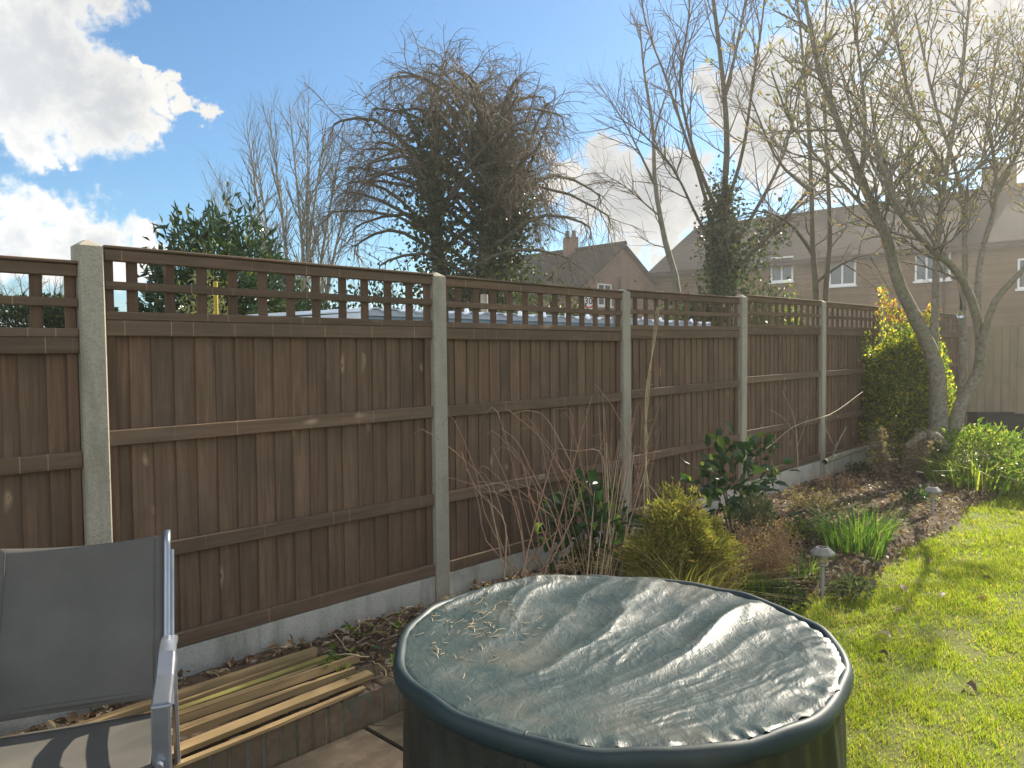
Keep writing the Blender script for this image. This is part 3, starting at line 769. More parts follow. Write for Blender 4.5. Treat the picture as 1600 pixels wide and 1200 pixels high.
# local: x right, -y forward (towards the viewer), z up. back: from (y=.0,z=.47) to (y=.30,z=.968)
zb, zt_ = .455, .968
def back_y(z): return .30-(zt_-z)*.42-.10*((zt_-z)/.5)**2*.3
V = []; NU, NVv = 24, 28
for j in range(NVv):
    z = zb+(zt_-.008-zb)*j/(NVv-1)
    for i in range(NU):
        u = -1+2*i/(NU-1); sag = (1-u*u)
        V.append((u*(WCH/2-.012), back_y(z)+.030*sag*math.sin(math.pi*j/(NVv-1)*.8+.3), z-(.018*sag if j > NVv-3 else .018*sag*j/(NVv-1))))
P = np.array([[j*NU+i, j*NU+i+1, (j+1)*NU+i+1, (j+1)*NU+i] for j in range(NVv-1) for i in range(NU-1)])
bs = link('back_sling', np_mesh('back_sling', np.array(V), [P]), 'sling', chr_, True)
md = bs.modifiers.new('thick', 'SOLIDIFY'); md.thickness = .003
for sx in (-1, 1):   # sewn hem lines and frame tubes
    pts = [(sx*(WCH/2+.002), back_y(z)+.004, z) for z in np.linspace(.40, zt_+.004, 12)]
    tube_obj('back_tube', [(pts+[(sx*(WCH/2+.002), back_y(zt_)+.004, zt_+.006)], [.0125]*12+[.002], 10)], 'chair_metal', chr_)
    pts = [(sx*(WCH/2-.040), back_y(z)-.0035+.004, z) for z in np.linspace(zb, zt_-.01, 12)]
    tube_obj('stitching', [(pts, [.0012]*12, 4)], 'sling', bs)
    # second tube of the folding back, just behind
    pts = [(sx*(WCH/2+.016), back_y(z)+.030, z) for z in np.linspace(.42, .90, 8)]
    tube_obj('back_brace', [(pts, [.009]*8, 8)], 'chair_metal', chr_)
tube_obj('back_crossbar', [([(x, back_y(zb)+.022, zb+.014) for x in np.linspace(-WCH/2, WCH/2, 6)], [.011]*6, 8)], 'sling', chr_)
# seat sling
V = []; 
for j in range(16):
    y = .06-.50*j/15
    for i in range(NU):
        u = -1+2*i/(NU-1); V.append((u*(WCH/2-.006), y, .405+.03*j/15-.022*(1-u*u)*math.sin(math.pi*j/15)-(.025 if j == 15 else 0)))
P = np.array([[j*NU+i, (j+1)*NU+i, (j+1)*NU+i+1, j*NU+i+1] for j in range(15) for i in range(NU-1)])
st = link('seat_sling', np_mesh('seat_sling', np.array(V), [P]), 'sling', chr_, True)
md = st.modifiers.new('thick', 'SOLIDIFY'); md.thickness = .003
def flatbar(mb, pts, w, t):
    """flat bar swept along pts in the y-z plane, width along x"""
    pts = np.array(pts); T = unit(np.gradient(pts, axis=0)); Nn = np.stack([np.zeros(len(T)), -T[:, 2], T[:, 1]], 1)
    V = []; c = t*.22
    for p, q in zip(pts, Nn):
        for dx, dn in ((-w/2+c, -t/2), (w/2-c, -t/2), (w/2, -t/2+c), (w/2, t/2-c), (w/2-c, t/2), (-w/2+c, t/2), (-w/2, t/2-c), (-w/2, -t/2+c)):
            V.append(p+np.array([dx, 0, 0])+q*dn)
    n = len(pts); Fs = [(i*8+j, i*8+(j+1) % 8, i*8+8+(j+1) % 8, i*8+8+j) for i in range(n-1) for j in range(8)]
    Fs += [tuple(range(8))[::-1], tuple(range((n-1)*8, n*8))]
    return mb.add(V, Fs)
for sx in (-1, 1):
    X = sx*(WCH/2+.012)
    def ln(a, b, n=6): return [tuple(np.array(a)+(np.array(b)-np.array(a))*k/n) for k in range(n)]
    arm = ln((X, .130, .625), (X, .04, .642), 5)+ln((X, .04, .642), (X, -.06, .640), 5)+ln((X, -.06, .640), (X, -.17, .606), 5)+ln((X, -.17, .606), (X, -.350, .592), 5)+[(X, -.350, .592)]
    flatbar(MB(), arm, .054, .026).build('armrest', 'chair_metal', chr_, False)
    leg = [(X, -.352, .598), (X, -.354, .45), (X, -.362, .25), (X, -.372, .001)]
    MBl = MB(); flatbar(MBl, leg, .052, .030); MBl.build('front_leg', 'chair_metal', chr_)
    rear = [(X+sx*.012, .120, .611), (X+sx*.012, .10, .45), (X+sx*.012, .16, .22), (X+sx*.012, .24, .001)]
    MBl = MB(); flatbar(MBl, rear, .020, .040); MBl.build('rear_leg', 'chair_metal', chr_)
    side = [(X+sx*.012, -.335, .545), (X+sx*.012, -.1, .550), (X+sx*.012, .120, .565)]
    MBl = MB(); flatbar(MBl, side, .018, .040); MBl.build('side_rail', 'chair_metal', chr_)
    MBl = MB(); flatbar(MBl, [(sx*(WCH/2+.006), .10, .405), (sx*(WCH/2+.006), -.1, .415), (sx*(WCH/2+.006), -.40, .430)], .022, .036); MBl.build('seat_rail', 'chair_metal', chr_)
    tube_obj('bolt', [([(sx*(WCH/2+.004), .095, .602), (X, .110, .610)], [.010, .010], 8)], 'chair_metal', chr_)

# ================================================================== BATTENS ON THE BED
BL = ['golden timber batten nearest the gravel board', 'rough sawn batten second from the gravel board', 'thin split batten third from the gravel board', 'mossy yellow-green batten in the middle of the pile',
      'pale batten just outside the mossy one', 'narrow bright-edged batten reaching farthest towards the ivy', 'dark low batten beside the bright-edged one', 'twisted thin batten above the brick edge',
      'broad outer batten lying on top of the brick edge', 'thin batten strip overhanging the brick face']
bt = [(.245, .060, .022, .026, .83, 'batten'), (.290, .066, .030, .034, .845, 'batten'), (.335, .060, .016, .028, .82, 'batten'), (.385, .064, .036, .024, .85, 'batten_moss'), (.440, .058, .018, .034, .835, 'batten'),
      (.490, .066, .020, .036, .93, 'batten'), (.535, .046, .030, .018, .80, 'batten'), (.585, .052, .016, .030, .86, 'batten'), (.668, .052, .052, .022, .89, 'batten'), (.712, .034, .026, .012, .82, 'batten')]
for k, (w, z, wd, tk, s1, m) in enumerate(bt):
    mb = MB(); V = []; Fs = []; n = 14; L = 2.0
    rr_ = np.random.default_rng(k+50)
    for i in range(n):
        x = -L*i/(n-1); bow = .016*math.sin(i*.35+k); e = rr_.uniform(-.0015, .0015, 4)
        V += [(x, -wd/2+bow+e[0], 0), (x, wd/2+bow+e[1], 0), (x, wd/2+bow+e[2], tk), (x, -wd/2+bow+e[3], tk)]
    Fs = [(i*4+j, i*4+4+j, i*4+4+(j+1) % 4, i*4+(j+1) % 4) for i in range(n-1) for j in range(4)]+[(0, 1, 2, 3), ((n-1)*4+3, (n-1)*4+2, (n-1)*4+1, (n-1)*4)]
    o = mb.add(V, Fs).build('timber_batten', m)
    o.location = fp(s1, w, z-.002); o.rotation_euler = (random.uniform(-.08, .08), random.uniform(-.004, .004), FANG+random.uniform(-.012, .012))
    tag(o, BL[k], 'batten', 'loose timber battens on the bed')

# ================================================================== TREES
def cr_curve(pts, n):
    """smooth curve through control points (Catmull-Rom), n points"""
    P = np.array(pts, float); P = np.vstack([2*P[0]-P[1], P, 2*P[-1]-P[-2]]); m = len(P)-3
    out = []
    for k in range(n):
        u = k/(n-1)*m; i = min(int(u), m-1); t = u-i; a, b, c, d = P[i], P[i+1], P[i+2], P[i+3]
        out.append(.5*((2*b)+(-a+c)*t+(2*a-5*b+4*c-d)*t*t+(-a+3*b-3*c+d)*t**3))
    return [Vector(q) for q in out]
def branch(p, d, L, r0, r1, nseg, wob, trop):
    pts = [p.copy()]; d = d.normalized(); st = L/nseg
    for k in range(nseg):
        d = (d+Vector((random.gauss(0, wob), random.gauss(0, wob), random.gauss(0, wob)))+trop).normalized()
        p = p+d*st; pts.append(p.copy())
    return pts, [r0+(r1-r0)*k/nseg for k in range(nseg+1)]
def ramify(lines, tips, pts, rads, specs, lv=0, rec=None):
    sp = specs[lv]; n = sp['n']; m = len(pts)-1
    n = int(n*random.uniform(.8, 1.2)+.5)
    for k in range(n):
        t = sp['t0']+(1-sp['t0'])*((k+random.random())/n); u = t*m; i = min(int(u), m-1); f = u-i
        p = pts[i].lerp(pts[i+1], f); d = (pts[i+1]-pts[i]).normalized(); r = rads[i]+(rads[i+1]-rads[i])*f
        ax = d.orthogonal().normalized(); ax = Matrix.Rotation(random.uniform(0, 6.283), 3, d)@ax
        nd_ = Matrix.Rotation(math.radians(random.gauss(sp['ang'], 10)), 3, ax)@d
        L = sp['len']*random.uniform(.55, 1.2)*(1-sp.get('taper', .4)*t)
        rb = min(r*.7, sp['r'])
        bp, br = branch(p, nd_, L, rb, rb*sp.get('end', .4), sp.get('seg', 4), sp['wob'], Vector((0, 0, sp['up'])))
        lines.append((bp, br, sp.get('sides', 3)))
        if lv+1 < len(specs): ramify(lines, tips, bp, br, specs, lv+1, rec)
        tips.append((bp[-1], (bp[-1]-bp[-2]).normalized(), lv))
def px_stem(ctrl, n, r0, r1):
    """ctrl: (px, py, Y)"""
    pts = cr_curve([at_Y(x, y, Y) for x, y, Y in ctrl], n); return pts, [r0+(r1-r0)*(k/(n-1))**.8 for k in range(n)]
def ivy(stems, n, spread, zmax, zmin=.1, size=.07):
    P = []
    allp = [(p, r) for pts, rads in stems for p, r in zip(pts, rads) if zmin < p.z < zmax]
    while len(P) < n:
        p, r = random.choice(allp)
        q = p+Vector((random.gauss(0, spread), random.gauss(0, spread), random.gauss(0, .25)))
        P.append(q)
    P = np.array([tuple(q) for q in P]); D = unit(rand_dirs(n)+np.array([0, 0, -.5])); N = unit(rand_dirs(n)+np.array([0, -.5, .5]))
    L = RNG.uniform(.6, 1.3, n)*size
    return P, D, N, L
def tree_root(name, x, y, label, cat='tree', group=None):
    o = empty(name, (0, 0, 0)); tag(o, label, cat, group); return o
def base_pt(x, Y): q = at_Y(x, 600, Y); return (x, 0, Y), np.array([q[0], q[1], -.2])

# --- weeping, ivy-clad tree
random.seed(21)
def weeping():
    Y = 14.0; root = tree_root('weeping_tree', 720, Y, 'wide domed leafless tree with drooping twigs and ivy-clad trunks', 'tree', 'trees beyond the fence')
    trunks = []
    b = base_pt(725, Y)[1]
    def stem(ctrl, r0, r1, n=14):
        c = [b+np.array([random.uniform(-.25, .25), random.uniform(-.2, .2), 0])]+[at_Y(x, y, yy) for x, y, yy in ctrl]
        pts = cr_curve(c, n); return pts, [r0+(r1-r0)*(k/(n-1))**.8 for k in range(n)]
    trunks.append(stem([(690, 430, Y), (676, 330, Y-.1), (680, 220, Y-.2), (672, 170, Y)], .16, .05))
    trunks.append(stem([(755, 430, Y), (762, 330, Y+.1), (757, 220, Y), (742, 130, Y)], .18, .05))
    trunks.append(stem([(780, 430, Y+.3), (800, 330, Y+.4), (790, 240, Y+.4)], .12, .04))
    lines = []; tips = []
    targets = []
    for k in range(58):
        a = math.pi*(k+.5)/34 if k < 34 else random.uniform(-.35, math.pi+.35)
        rx = random.uniform(.55, .95) if k >= 34 else random.uniform(.72, 1.02)*(1-.10*math.sin(a*5+1.2))
        targets.append((722+(180 if math.cos(a) < 0 else 145)*math.cos(a)*rx, 295-196*math.sin(a)**.85*rx if math.sin(a) > 0 else 295-196*math.sin(a)*rx, Y+random.uniform(-1.7, 1.7)*math.sqrt(max(0, 1.15-rx*rx*.8))))
    targets += [(870, 178, Y-.4), (528, 190, Y-.5), (940, 330, Y), (930, 300, Y+.4), (915, 350, Y-.6), (545, 300, Y-.5), (525, 330, Y+.5), (560, 380, Y), (880, 400, Y-.8), (600, 410, Y-.6)]
    limbs = []
    for (x, y, yy) in targets:
        tp, tr = random.choice(trunks); fy = min(.92, max(.30, .25+.6*(430-y)/330*random.uniform(.6, 1)))
        i = int(fy*(len(tp)-1)); p = tp[i]; e = Vector(at_Y(x, y, yy))
        mid = p.lerp(e, .55)+Vector((0, 0, .28*(e-p).length*random.uniform(.25, .9)))
        pts = cr_curve([p, mid, e, e+Vector((0, 0, -.25))+(e-mid)*.12], 9); r = min(tr[i]*.7, .045)
        rads = [r*(1-k/8*.85) for k in range(9)]; limbs.append((pts, rads, 5))
        ramify(lines, tips, pts, rads, [dict(n=10, len=.95, ang=48, wob=.18, up=-.04, t0=.3, r=.011, seg=5, sides=3, taper=.3),
                                       dict(n=6, len=.62, ang=46, wob=.18, up=-.19, t0=.1, r=.0052, seg=5, sides=3, end=.6)])
    tube_obj('trunk', [(p, r, 8) for p, r in trunks], 'bark_dark', root)
    tube_obj('limbs', limbs, 'bark_dark', root); tube_obj('crown', lines, 'twig', root)
    P1, D1, N1, L1 = ivy(trunks, 12000, .24, 5.6, .6, .085)
    P2, D2, N2, L2 = ivy(trunks, 5000, .55, 2.9, .4, .085)
    P3, D3, N3, L3 = ivy([(p[:4], r[:4]) for p, r, s in limbs], 3500, .16, 5.6, .6, .07)
    leaf_obj('ivy', np.concatenate([P1, P2, P3]), np.concatenate([D1, D2, D3]), np.concatenate([N1, N2, N3]), np.concatenate([L1, L2, L3]), np.concatenate([L1, L2, L3])*.8, 'ivy', root)
weeping()

# --- slender pale-stemmed tree left of it
random.seed(22)
def slender():
    Y = 19.0; root = tree_root('slender_tree', 460, Y, 'slender many-stemmed pale bare tree left of the ivy-clad tree', 'tree', 'trees beyond the fence')
    stems, lines, tips = [], [], []
    b = base_pt(470, Y)[1]
    for (x, y) in ((385, 190), (420, 172), (452, 165), (482, 152), (512, 175), (540, 190), (345, 285), (560, 240), (330, 300), (400, 230)):
        e = at_Y(x, y, Y+random.uniform(-1, 1)); s0 = b+np.array([random.uniform(-.4, .4)+(x-460)*.004, random.uniform(-.4, .4), 0])
        mid = s0+(e-s0)*.5+np.array([-(e-s0)[0]*.16, 0, .1]); pts = cr_curve([s0, mid, e], 12); rads = [.075*(1-k/11*.9) for k in range(12)]
        stems.append((pts, rads, 6))
        ramify(lines, tips, pts, rads, [dict(n=17, len=1.5, ang=24, wob=.07, up=.06, t0=.28, r=.022, seg=5, taper=.55),
                                       dict(n=10, len=.75, ang=27, wob=.08, up=.05, t0=.12, r=.0095, seg=3, end=.6)])
    tube_obj('trunk', stems, 'bark_pale', root); tube_obj('crown', lines, 'bark_pale', root)
slender()

# --- tall bare tree with ivy on its lower trunk
random.seed(23)
def tall():
    Y = 13.0; root = tree_root('tall_bare_tree', 1130, Y, 'tall bare steep-limbed tree with dark ivy round its lower trunk', 'tree', 'trees beyond the fence')
    L_ = [px_stem([(1128, 640, Y), (1126, 440, Y), (1130, 330, Y), (1136, 220, Y), (1128, 110, Y), (1112, -20, Y), (1100, -120, Y)], 18, .085, .022),
          px_stem([(1120, 400, Y), (1100, 300, Y+.2), (1068, 205, Y+.4), (1040, 120, Y+.5), (1010, 40, Y+.6), (998, -30, Y+.7)], 12, .042, .010),
          px_stem([(1132, 330, Y), (1160, 240, Y-.3), (1175, 140, Y-.5), (1190, 40, Y-.6), (1200, -60, Y-.6)], 11, .038, .010),
          px_stem([(1136, 400, Y), (1180, 330, Y+.3), (1225, 240, Y+.5), (1250, 130, Y+.8), (1270, 20, Y+.8)], 11, .042, .010),
          px_stem([(1140, 430, Y), (1200, 370, Y-.3), (1262, 300, Y-.4), (1320, 250, Y-.4)], 9, .04, .01),
          px_stem([(1120, 330, Y), (1085, 240, Y-.4), (1062, 130, Y-.4), (1075, 40, Y-.5), (1080, -40, Y-.5)], 11, .036, .010),
          px_stem([(1105, 370, Y), (1080, 320, Y-.2), (1050, 260, Y-.5), (1005, 210, Y-.7), (960, 180, Y-.8)], 9, .03, .007),
          px_stem([(1130, 160, Y), (1150, 80, Y+.2), (1165, 0, Y+.3), (1180, -60, Y+.3)], 8, .035, .012)]
    lines, tips = [], []
    for p, r in L_:
        ramify(lines, tips, p, r, [dict(n=18, len=1.25, ang=36, wob=.11, up=.05, t0=.28, r=.014, seg=6, taper=.35),
                                   dict(n=7, len=.55, ang=38, wob=.12, up=.05, t0=.15, r=.006, seg=4)])
    tube_obj('trunk', [(p, r, 8) for p, r in L_], 'bark_dark', root); tube_obj('crown', lines, 'twig', root)
    P1, D1, N1, L1 = ivy(L_[:1], 4800, .13, 4.3, .3, .07)
    P2, D2, N2, L2 = ivy(L_[:1], 6000, .46, 2.7, .3, .085)
    P3, D3, N3, L3 = ivy(L_[1:5], 1800, .14, 3.6, .3, .07)
    leaf_obj('ivy', np.concatenate([P1, P2, P3]), np.concatenate([D1, D2, D3]), np.concatenate([N1, N2, N3]), np.concatenate([L1, L2, L3]), np.concatenate([L1, L2, L3])*.8, 'ivy', root)
    # lone leaning stem just left of it
    r2 = tree_root('leaning_bare_tree', 1040, Y, 'thin pale leaning bare tree between the two ivy-clad trees', 'tree', 'trees beyond the fence')
    S = [px_stem([(1075, 620, Y+1), (1058, 450, Y+1), (1040, 380, Y+1), (1024, 290, Y+1), (1020, 200, Y+1), (1006, 110, Y+1), (1000, 40, Y+1)], 16, .085, .012)]
    S.append(px_stem([(1024, 290, Y+1), (1000, 240, Y+.7), (975, 190, Y+.5), (935, 130, Y+.3)], 8, .028, .006))
    S.append(px_stem([(1034, 340, Y+1), (1010, 320, Y+1.3), (975, 290, Y+1.5), (940, 270, Y+1.6)], 8, .024, .006))
    S.append(px_stem([(1020, 220, Y+1), (1040, 150, Y+1.3), (1062, 90, Y+1.5)], 8, .024, .006))
    lines, tips = [], []
    for p, r in S:
        ramify(lines, tips, p, r, [dict(n=13, len=1.0, ang=42, wob=.13, up=.03, t0=.3, r=.013, seg=6, taper=.3),
                                   dict(n=6, len=.5, ang=40, wob=.14, up=.02, t0=.15, r=.0055, seg=4)])
    tube_obj('trunk', [(p, r, 7) for p, r in S], 'bark_pale', r2); tube_obj('crown', lines, 'twig', r2)
    # twiggy tree close behind the fence
    Y2 = 11.2; r3 = tree_root('twiggy_tree', 1280, Y2, 'twin-stemmed bare twiggy tree rising just behind the fence', 'tree', 'trees beyond the fence')
    S = [px_stem([(1278, 640, Y2), (1276, 470, Y2), (1270, 390, Y2), (1268, 300, Y2), (1262, 180, Y2+.2), (1250, 40, Y2+.4), (1240, -60, Y2+.5)], 15, .058, .012),
         px_stem([(1282, 640, Y2), (1290, 460, Y2), (1297, 370, Y2), (1292, 250, Y2-.2), (1288, 120, Y2-.3), (1292, -20, Y2-.3)], 14, .050, .012),
         px_stem([(1272, 400, Y2), (1235, 350, Y2-.2), (1190, 330, Y2-.5), (1150, 340, Y2-.6)], 8, .03, .006),
         px_stem([(1276, 440, Y2), (1320, 410, Y2+.2), (1370, 395, Y2+.3), (1420, 400, Y2+.4)], 8, .028, .006),
         px_stem([(1268, 300, Y2), (1215, 250, Y2+.3), (1180, 170, Y2+.6), (1150, 90, Y2+.8)], 9, .03, .006)]
    lines, tips = [], []
    for p, r in S:
        ramify(lines, tips, p, r, [dict(n=13, len=1.1, ang=48, wob=.14, up=-.01, t0=.25, r=.014, seg=6, taper=.3),
                                   dict(n=7, len=.5, ang=42, wob=.15, up=-.02, t0=.15, r=.005, seg=4)])
    tube_obj('trunk', [(p, r, 7) for p, r in S], 'bark_dark', r3); tube_obj('crown', lines, 'twig', r3)
tall()

# --- magnolia in the bed, downy buds on every shoot
random.seed(24)
def magnolia():
    Y = 8.9; root = tree_root('magnolia_tree', 1470, Y, 'many-stemmed magnolia with grey bark and pale downy buds', 'tree')
    B = (1468, 752, Y)
    S = [px_stem([B, (1466, 640, Y), (1462, 570, Y-.05), (1432, 500, Y-.1), (1403, 440, Y-.2), (1385, 370, Y-.3), (1345, 280, Y-.5), (1305, 180, Y-.6), (1275, 90, Y-.7), (1255, -20, Y-.8)], 20, .115, .016),
         px_stem([(1466, 610, Y), (1459, 540, Y+.05), (1462, 470, Y+.1), (1464, 390, Y+.15), (1478, 270, Y+.2), (1500, 140, Y+.3), (1515, 0, Y+.3)], 16, .062, .014),
         px_stem([(1478, 752, Y), (1498, 640, Y+.1), (1526, 590, Y+.1), (1533, 540, Y), (1522, 480, Y-.1), (1496, 425, Y-.3), (1450, 385, Y-.5), (1405, 330, Y-.8), (1375, 250, Y-1.0), (1360, 150, Y-1.1)], 18, .088, .011),
         px_stem([(1533, 545, Y), (1528, 460, Y+.2), (1535, 390, Y+.4), (1558, 300, Y+.6), (1545, 180, Y+.7), (1560, 60, Y+.8)], 14, .050, .011),
         px_stem([(1486, 742, Y+.2), (1504, 600, Y+.3), (1504, 500, Y+.4), (1508, 400, Y+.5), (1500, 290, Y+.6), (1460, 160, Y+.8), (1430, 20, Y+1)], 16, .062, .012),
         px_stem([(1530, 560, Y), (1550, 480, Y-.2), (1590, 430, Y-.3), (1640, 370, Y-.4), (1690, 250, Y-.5), (1720, 120, Y-.5)], 14, .046, .011),
         px_stem([(1403, 440, Y-.2), (1370, 350, Y-.5), (1300, 270, Y-.9), (1240, 200, Y-1.0), (1205, 110, Y-1.1)], 11, .027, .008),
         px_stem([(1345, 280, Y-.5), (1352, 180, Y-.5), (1340, 70, Y-.6), (1335, -30, Y-.6)], 10, .025, .008),
         px_stem([(1478, 270, Y+.2), (1430, 180, Y), (1405, 80, Y), (1390, -20, Y)], 10, .024, .008),
         px_stem([(1478, 300, Y+.2), (1540, 250, Y), (1590, 160, Y-.2), (1615, 60, Y-.2)], 10, .024, .008),
         px_stem([(1496, 425, Y-.3), (1440, 350, Y-.1), (1420, 280, Y), (1440, 180, Y+.1)], 10, .024, .008),
         px_stem([(1558, 300, Y+.6), (1600, 220, Y+.7), (1640, 130, Y+.8)], 9, .024, .008)]
    lines, tips = [], []
    for k, (p, r) in enumerate(S):
        t0 = .52 if len(p) > 12 else .2
        ramify(lines, tips, p, r, [dict(n=18, len=1.0, ang=42, wob=.12, up=.05, t0=t0, r=.016, seg=6, taper=.3, sides=4),
                                   dict(n=7, len=.45, ang=42, wob=.15, up=.06, t0=.15, r=.0085, seg=4, sides=3, end=.65),
                                   dict(n=2.2, len=.15, ang=42, wob=.15, up=.07, t0=.25, r=.0045, seg=3, sides=3, end=.8)])
    tube_obj('trunk', [(p, r, 10) for p, r in S], 'bark_grey', root); tube_obj('crown', lines, 'bark_grey', root)
    buds = []
    for p, d, lv in tips:
        if lv == 0 or random.random() < .22: continue
        L = random.uniform(.036, .066); dd = (d+Vector((0, 0, .35))).normalized()
        buds.append(([p, p+dd*L*.3, p+dd*L*.65, p+dd*L], [.004, .0115*random.uniform(.8, 1.1), .0095, .0015], 5))
    tube_obj('buds', buds, 'bud', root)
    # cut limb lying low across the base
    pts = [Vector(at_Y(x, y, Y-.5)) for x, y in ((1416, 700), (1436, 684), (1458, 680), (1478, 700))]
    tube_obj('low_limb', [(cr_curve(pts, 8), [.035, .04, .045, .05, .052, .055, .055, .05], 9)], 'bark_grey', root)
    return S
magnolia()

# ================================================================== SHRUBS
def shrub(name, label, cat, c, rx, ry, h, n, L, W, mat, shape=1.0, stems=9, z0=0.0, hi=False, up=.3, group=None, lump=.35, seed=1, stem_mat='twig', inner=.55, boxy=1.0, single=False):
    """leaves through a lumpy ellipsoid standing on c; stems reach into it"""
    global RNG
    rs = np.random.default_rng(seed); root = empty(name, (c[0], c[1], z0)); tag(root, label, cat, group)
    d = unit(rs.normal(size=(n, 3))); az = np.arctan2(d[:, 1], d[:, 0]); el = d[:, 2]
    lum = 1+lump*(fbm(az*1.3+5, el*2.2+5, seed, 3)-.5)*2
    rad = (inner+(1-inner)*rs.random(n)**.6)*lum
    P = np.sign(d)*np.abs(d)**boxy*rad[:, None]*np.array([rx, ry, h*.5])
    zf = (P[:, 2]/(h*.5)+1)*.5
    P[:, :2] *= (1-(1-shape)*np.clip(zf, 0, 1))[:, None]
    P[:, 2] = np.clip(P[:, 2]+h*.52, .02, None)
    D = unit(d*.8+rs.normal(size=(n, 3))*.6+np.array([0, 0, up])); N = unit(rs.normal(size=(n, 3))*.7+np.array([0, -.1, .8]))
    if single:   # large leaves: each its own piece, sharing one mesh
        V, T = leaf_arrays(np.zeros((1, 3)), np.array([[1., 0, 0]]), np.array([[0, 0, 1.]]), L, W, hi=True, curl=.15, fold=.18)
        ld = np_mesh('leaf', V, [T]); ld.materials.append(MAT[mat]); ld.polygons.foreach_set('use_smooth', np.ones(len(ld.polygons), dtype=bool))
        for p, dd, nn_ in zip(P, D, N):
            x = Vector(dd).normalized(); y = Vector(nn_).cross(x).normalized(); z = x.cross(y); s_ = random.uniform(.65, 1.2)
            o = inst('leaf', ld, root, tuple(p)); o.rotation_euler = Matrix((x, y, z)).transposed().to_euler(); o.scale = (s_, s_*random.uniform(.8, 1.1), s_)
    else:
        V, T = leaf_arrays(P, D, N, L*rs.uniform(.65, 1.25, n), W*rs.uniform(.7, 1.2, n), hi=hi, curl=.12)
        link('foliage', np_mesh('foliage', V, [T]), mat, root)
    lines = []
    for k in range(stems):
        a = 6.283*k/stems+random.random(); r = random.uniform(.3, .85)
        e = Vector((rx*r*math.cos(a)*shape, ry*r*math.sin(a)*shape, h*random.uniform(.55, .9)))
        pts = cr_curve([(e.x*.12, e.y*.12, -.03), (e.x*.5, e.y*.5, e.z*.55), tuple(e)], 7); rr_ = max(.004, .010*h)
        lines.append((pts, [rr_*(1-q*.12) for q in range(7)], 4))
    tube_obj('stems', lines, stem_mat, root)
    return root
def gxy(px, w): q = at_w(px, 700, w); return q
random.seed(31)
# behind the fence
q = at_Y(345, 500, 7.0); rl = shrub('laurel_bush', 'evergreen bush with long dark leaves seen over and through the trellis', 'bush', q, .72, .8, 2.85, 13000, .12, .034, 'laurel', 1.0, 12, -.2, seed=3, up=.1, inner=.35)
q = at_Y(325, 500, 5.6); shrub('olive_bush', 'soft grey-green bush seen through the trellis before the dark leaves', 'bush', q, .30, .3, 2.28, 9000, .035, .012, 'olive', .9, 9, -.2, seed=4, inner=.3)
q = at_Y(470, 500, 9.0); shrub('laurel_bush', 'smaller sparse evergreen bush right of the long-leaved bush', 'bush', q, .6, .6, 2.5, 6500, .10, .04, 'laurel', .8, 9, -.2, seed=6, inner=.3)
q = at_Y(45, 500, 10.0); shrub('clipped_hedge', 'dark clipped hedge with yellow-green top seen through the left trellis', 'hedge', (q[0]-.6, q[1]), 1.8, .7, 2.42, 26000, .075, .04, 'hedge', 1.0, 12, -.2, seed=5, inner=.75, lump=.06, boxy=.45)
q = at_Y(860, 500, 13.2); shrub('ivy_thicket', 'ivy and bramble thicket right under the domed tree', 'thicket', q, 1.3, .8, 2.6, 8000, .085, .06, 'ivy', .8, 14, -.2, seed=8, inner=.2)
q = at_Y(620, 500, 13.4); shrub('ivy_thicket', 'ivy thicket left under the domed tree', 'thicket', q, 1.1, .8, 2.1, 5000, .085, .06, 'ivy', .8, 14, -.2, seed=9, inner=.2)
q = at_Y(560, 500, 12.0); shrub('bramble_thicket', 'tangled green bramble thicket behind the shed roof left of the domed tree', 'thicket', q, 1.25, .6, 2.75, 6500, .08, .045, 'ivy', .85, 30, -.2, seed=19, inner=.15, lump=.6)
q = at_Y(1185, 500, 11.6); shrub('ivy_thicket', 'straggly green thicket right of the ivy-clad trunk', 'thicket', q, .85, .6, 2.55, 4200, .07, .05, 'ivy', .8, 14, -.2, seed=10, inner=.2)
q = at_Y(1245, 500, 10.9); shrub('privet_bush', 'small yellow-green bush between trunk and brick house', 'bush', q, .35, .4, 2.45, 1300, .05, .028, 'photinia', .7, 8, -.2, seed=11, inner=.2)
# far bare tree at the left edge
random.seed(33)
rt = tree_root('distant_bare_tree', 60, 45, 'distant rounded bare tree seen through the leftmost trellis', 'tree')
lines, tips, st_ = [], [], []
for x, y in ((5, 445), (30, 430), (60, 428), (90, 438), (110, 452), (-20, 452)):
    e = at_Y(x, y, 45); b = at_Y(55, 560, 45); b[2] = -.2
    pts = cr_curve([b, b+(e-b)*.5+np.array([0, 0, .3]), e], 9); rads = [.14*(1-k/8*.9) for k in range(9)]; st_.append((pts, rads, 5))
    ramify(lines, tips, pts, rads, [dict(n=14, len=1.8, ang=35, wob=.12, up=.03, t0=.3, r=.03, seg=4), dict(n=7, len=.8, ang=35, wob=.12, up=.03, t0=.2, r=.014, seg=3)])
tube_obj('trunk', st_, 'bark_dark', rt); tube_obj('crown', lines, 'twig', rt)

# bright shrub in the bed
random.seed(34)
q = gxy(1412, .34); BS = q
sh = shrub('tall_shrub', 'tall upright yellow-green shrub with orange young tips beside the magnolia', 'shrub', q, .68, .42, 1.66, 22000, .052, .026, 'photinia', .66, 12, .04, seed=12, inner=.4, hi=False, lump=.4)
rs = np.random.default_rng(77)
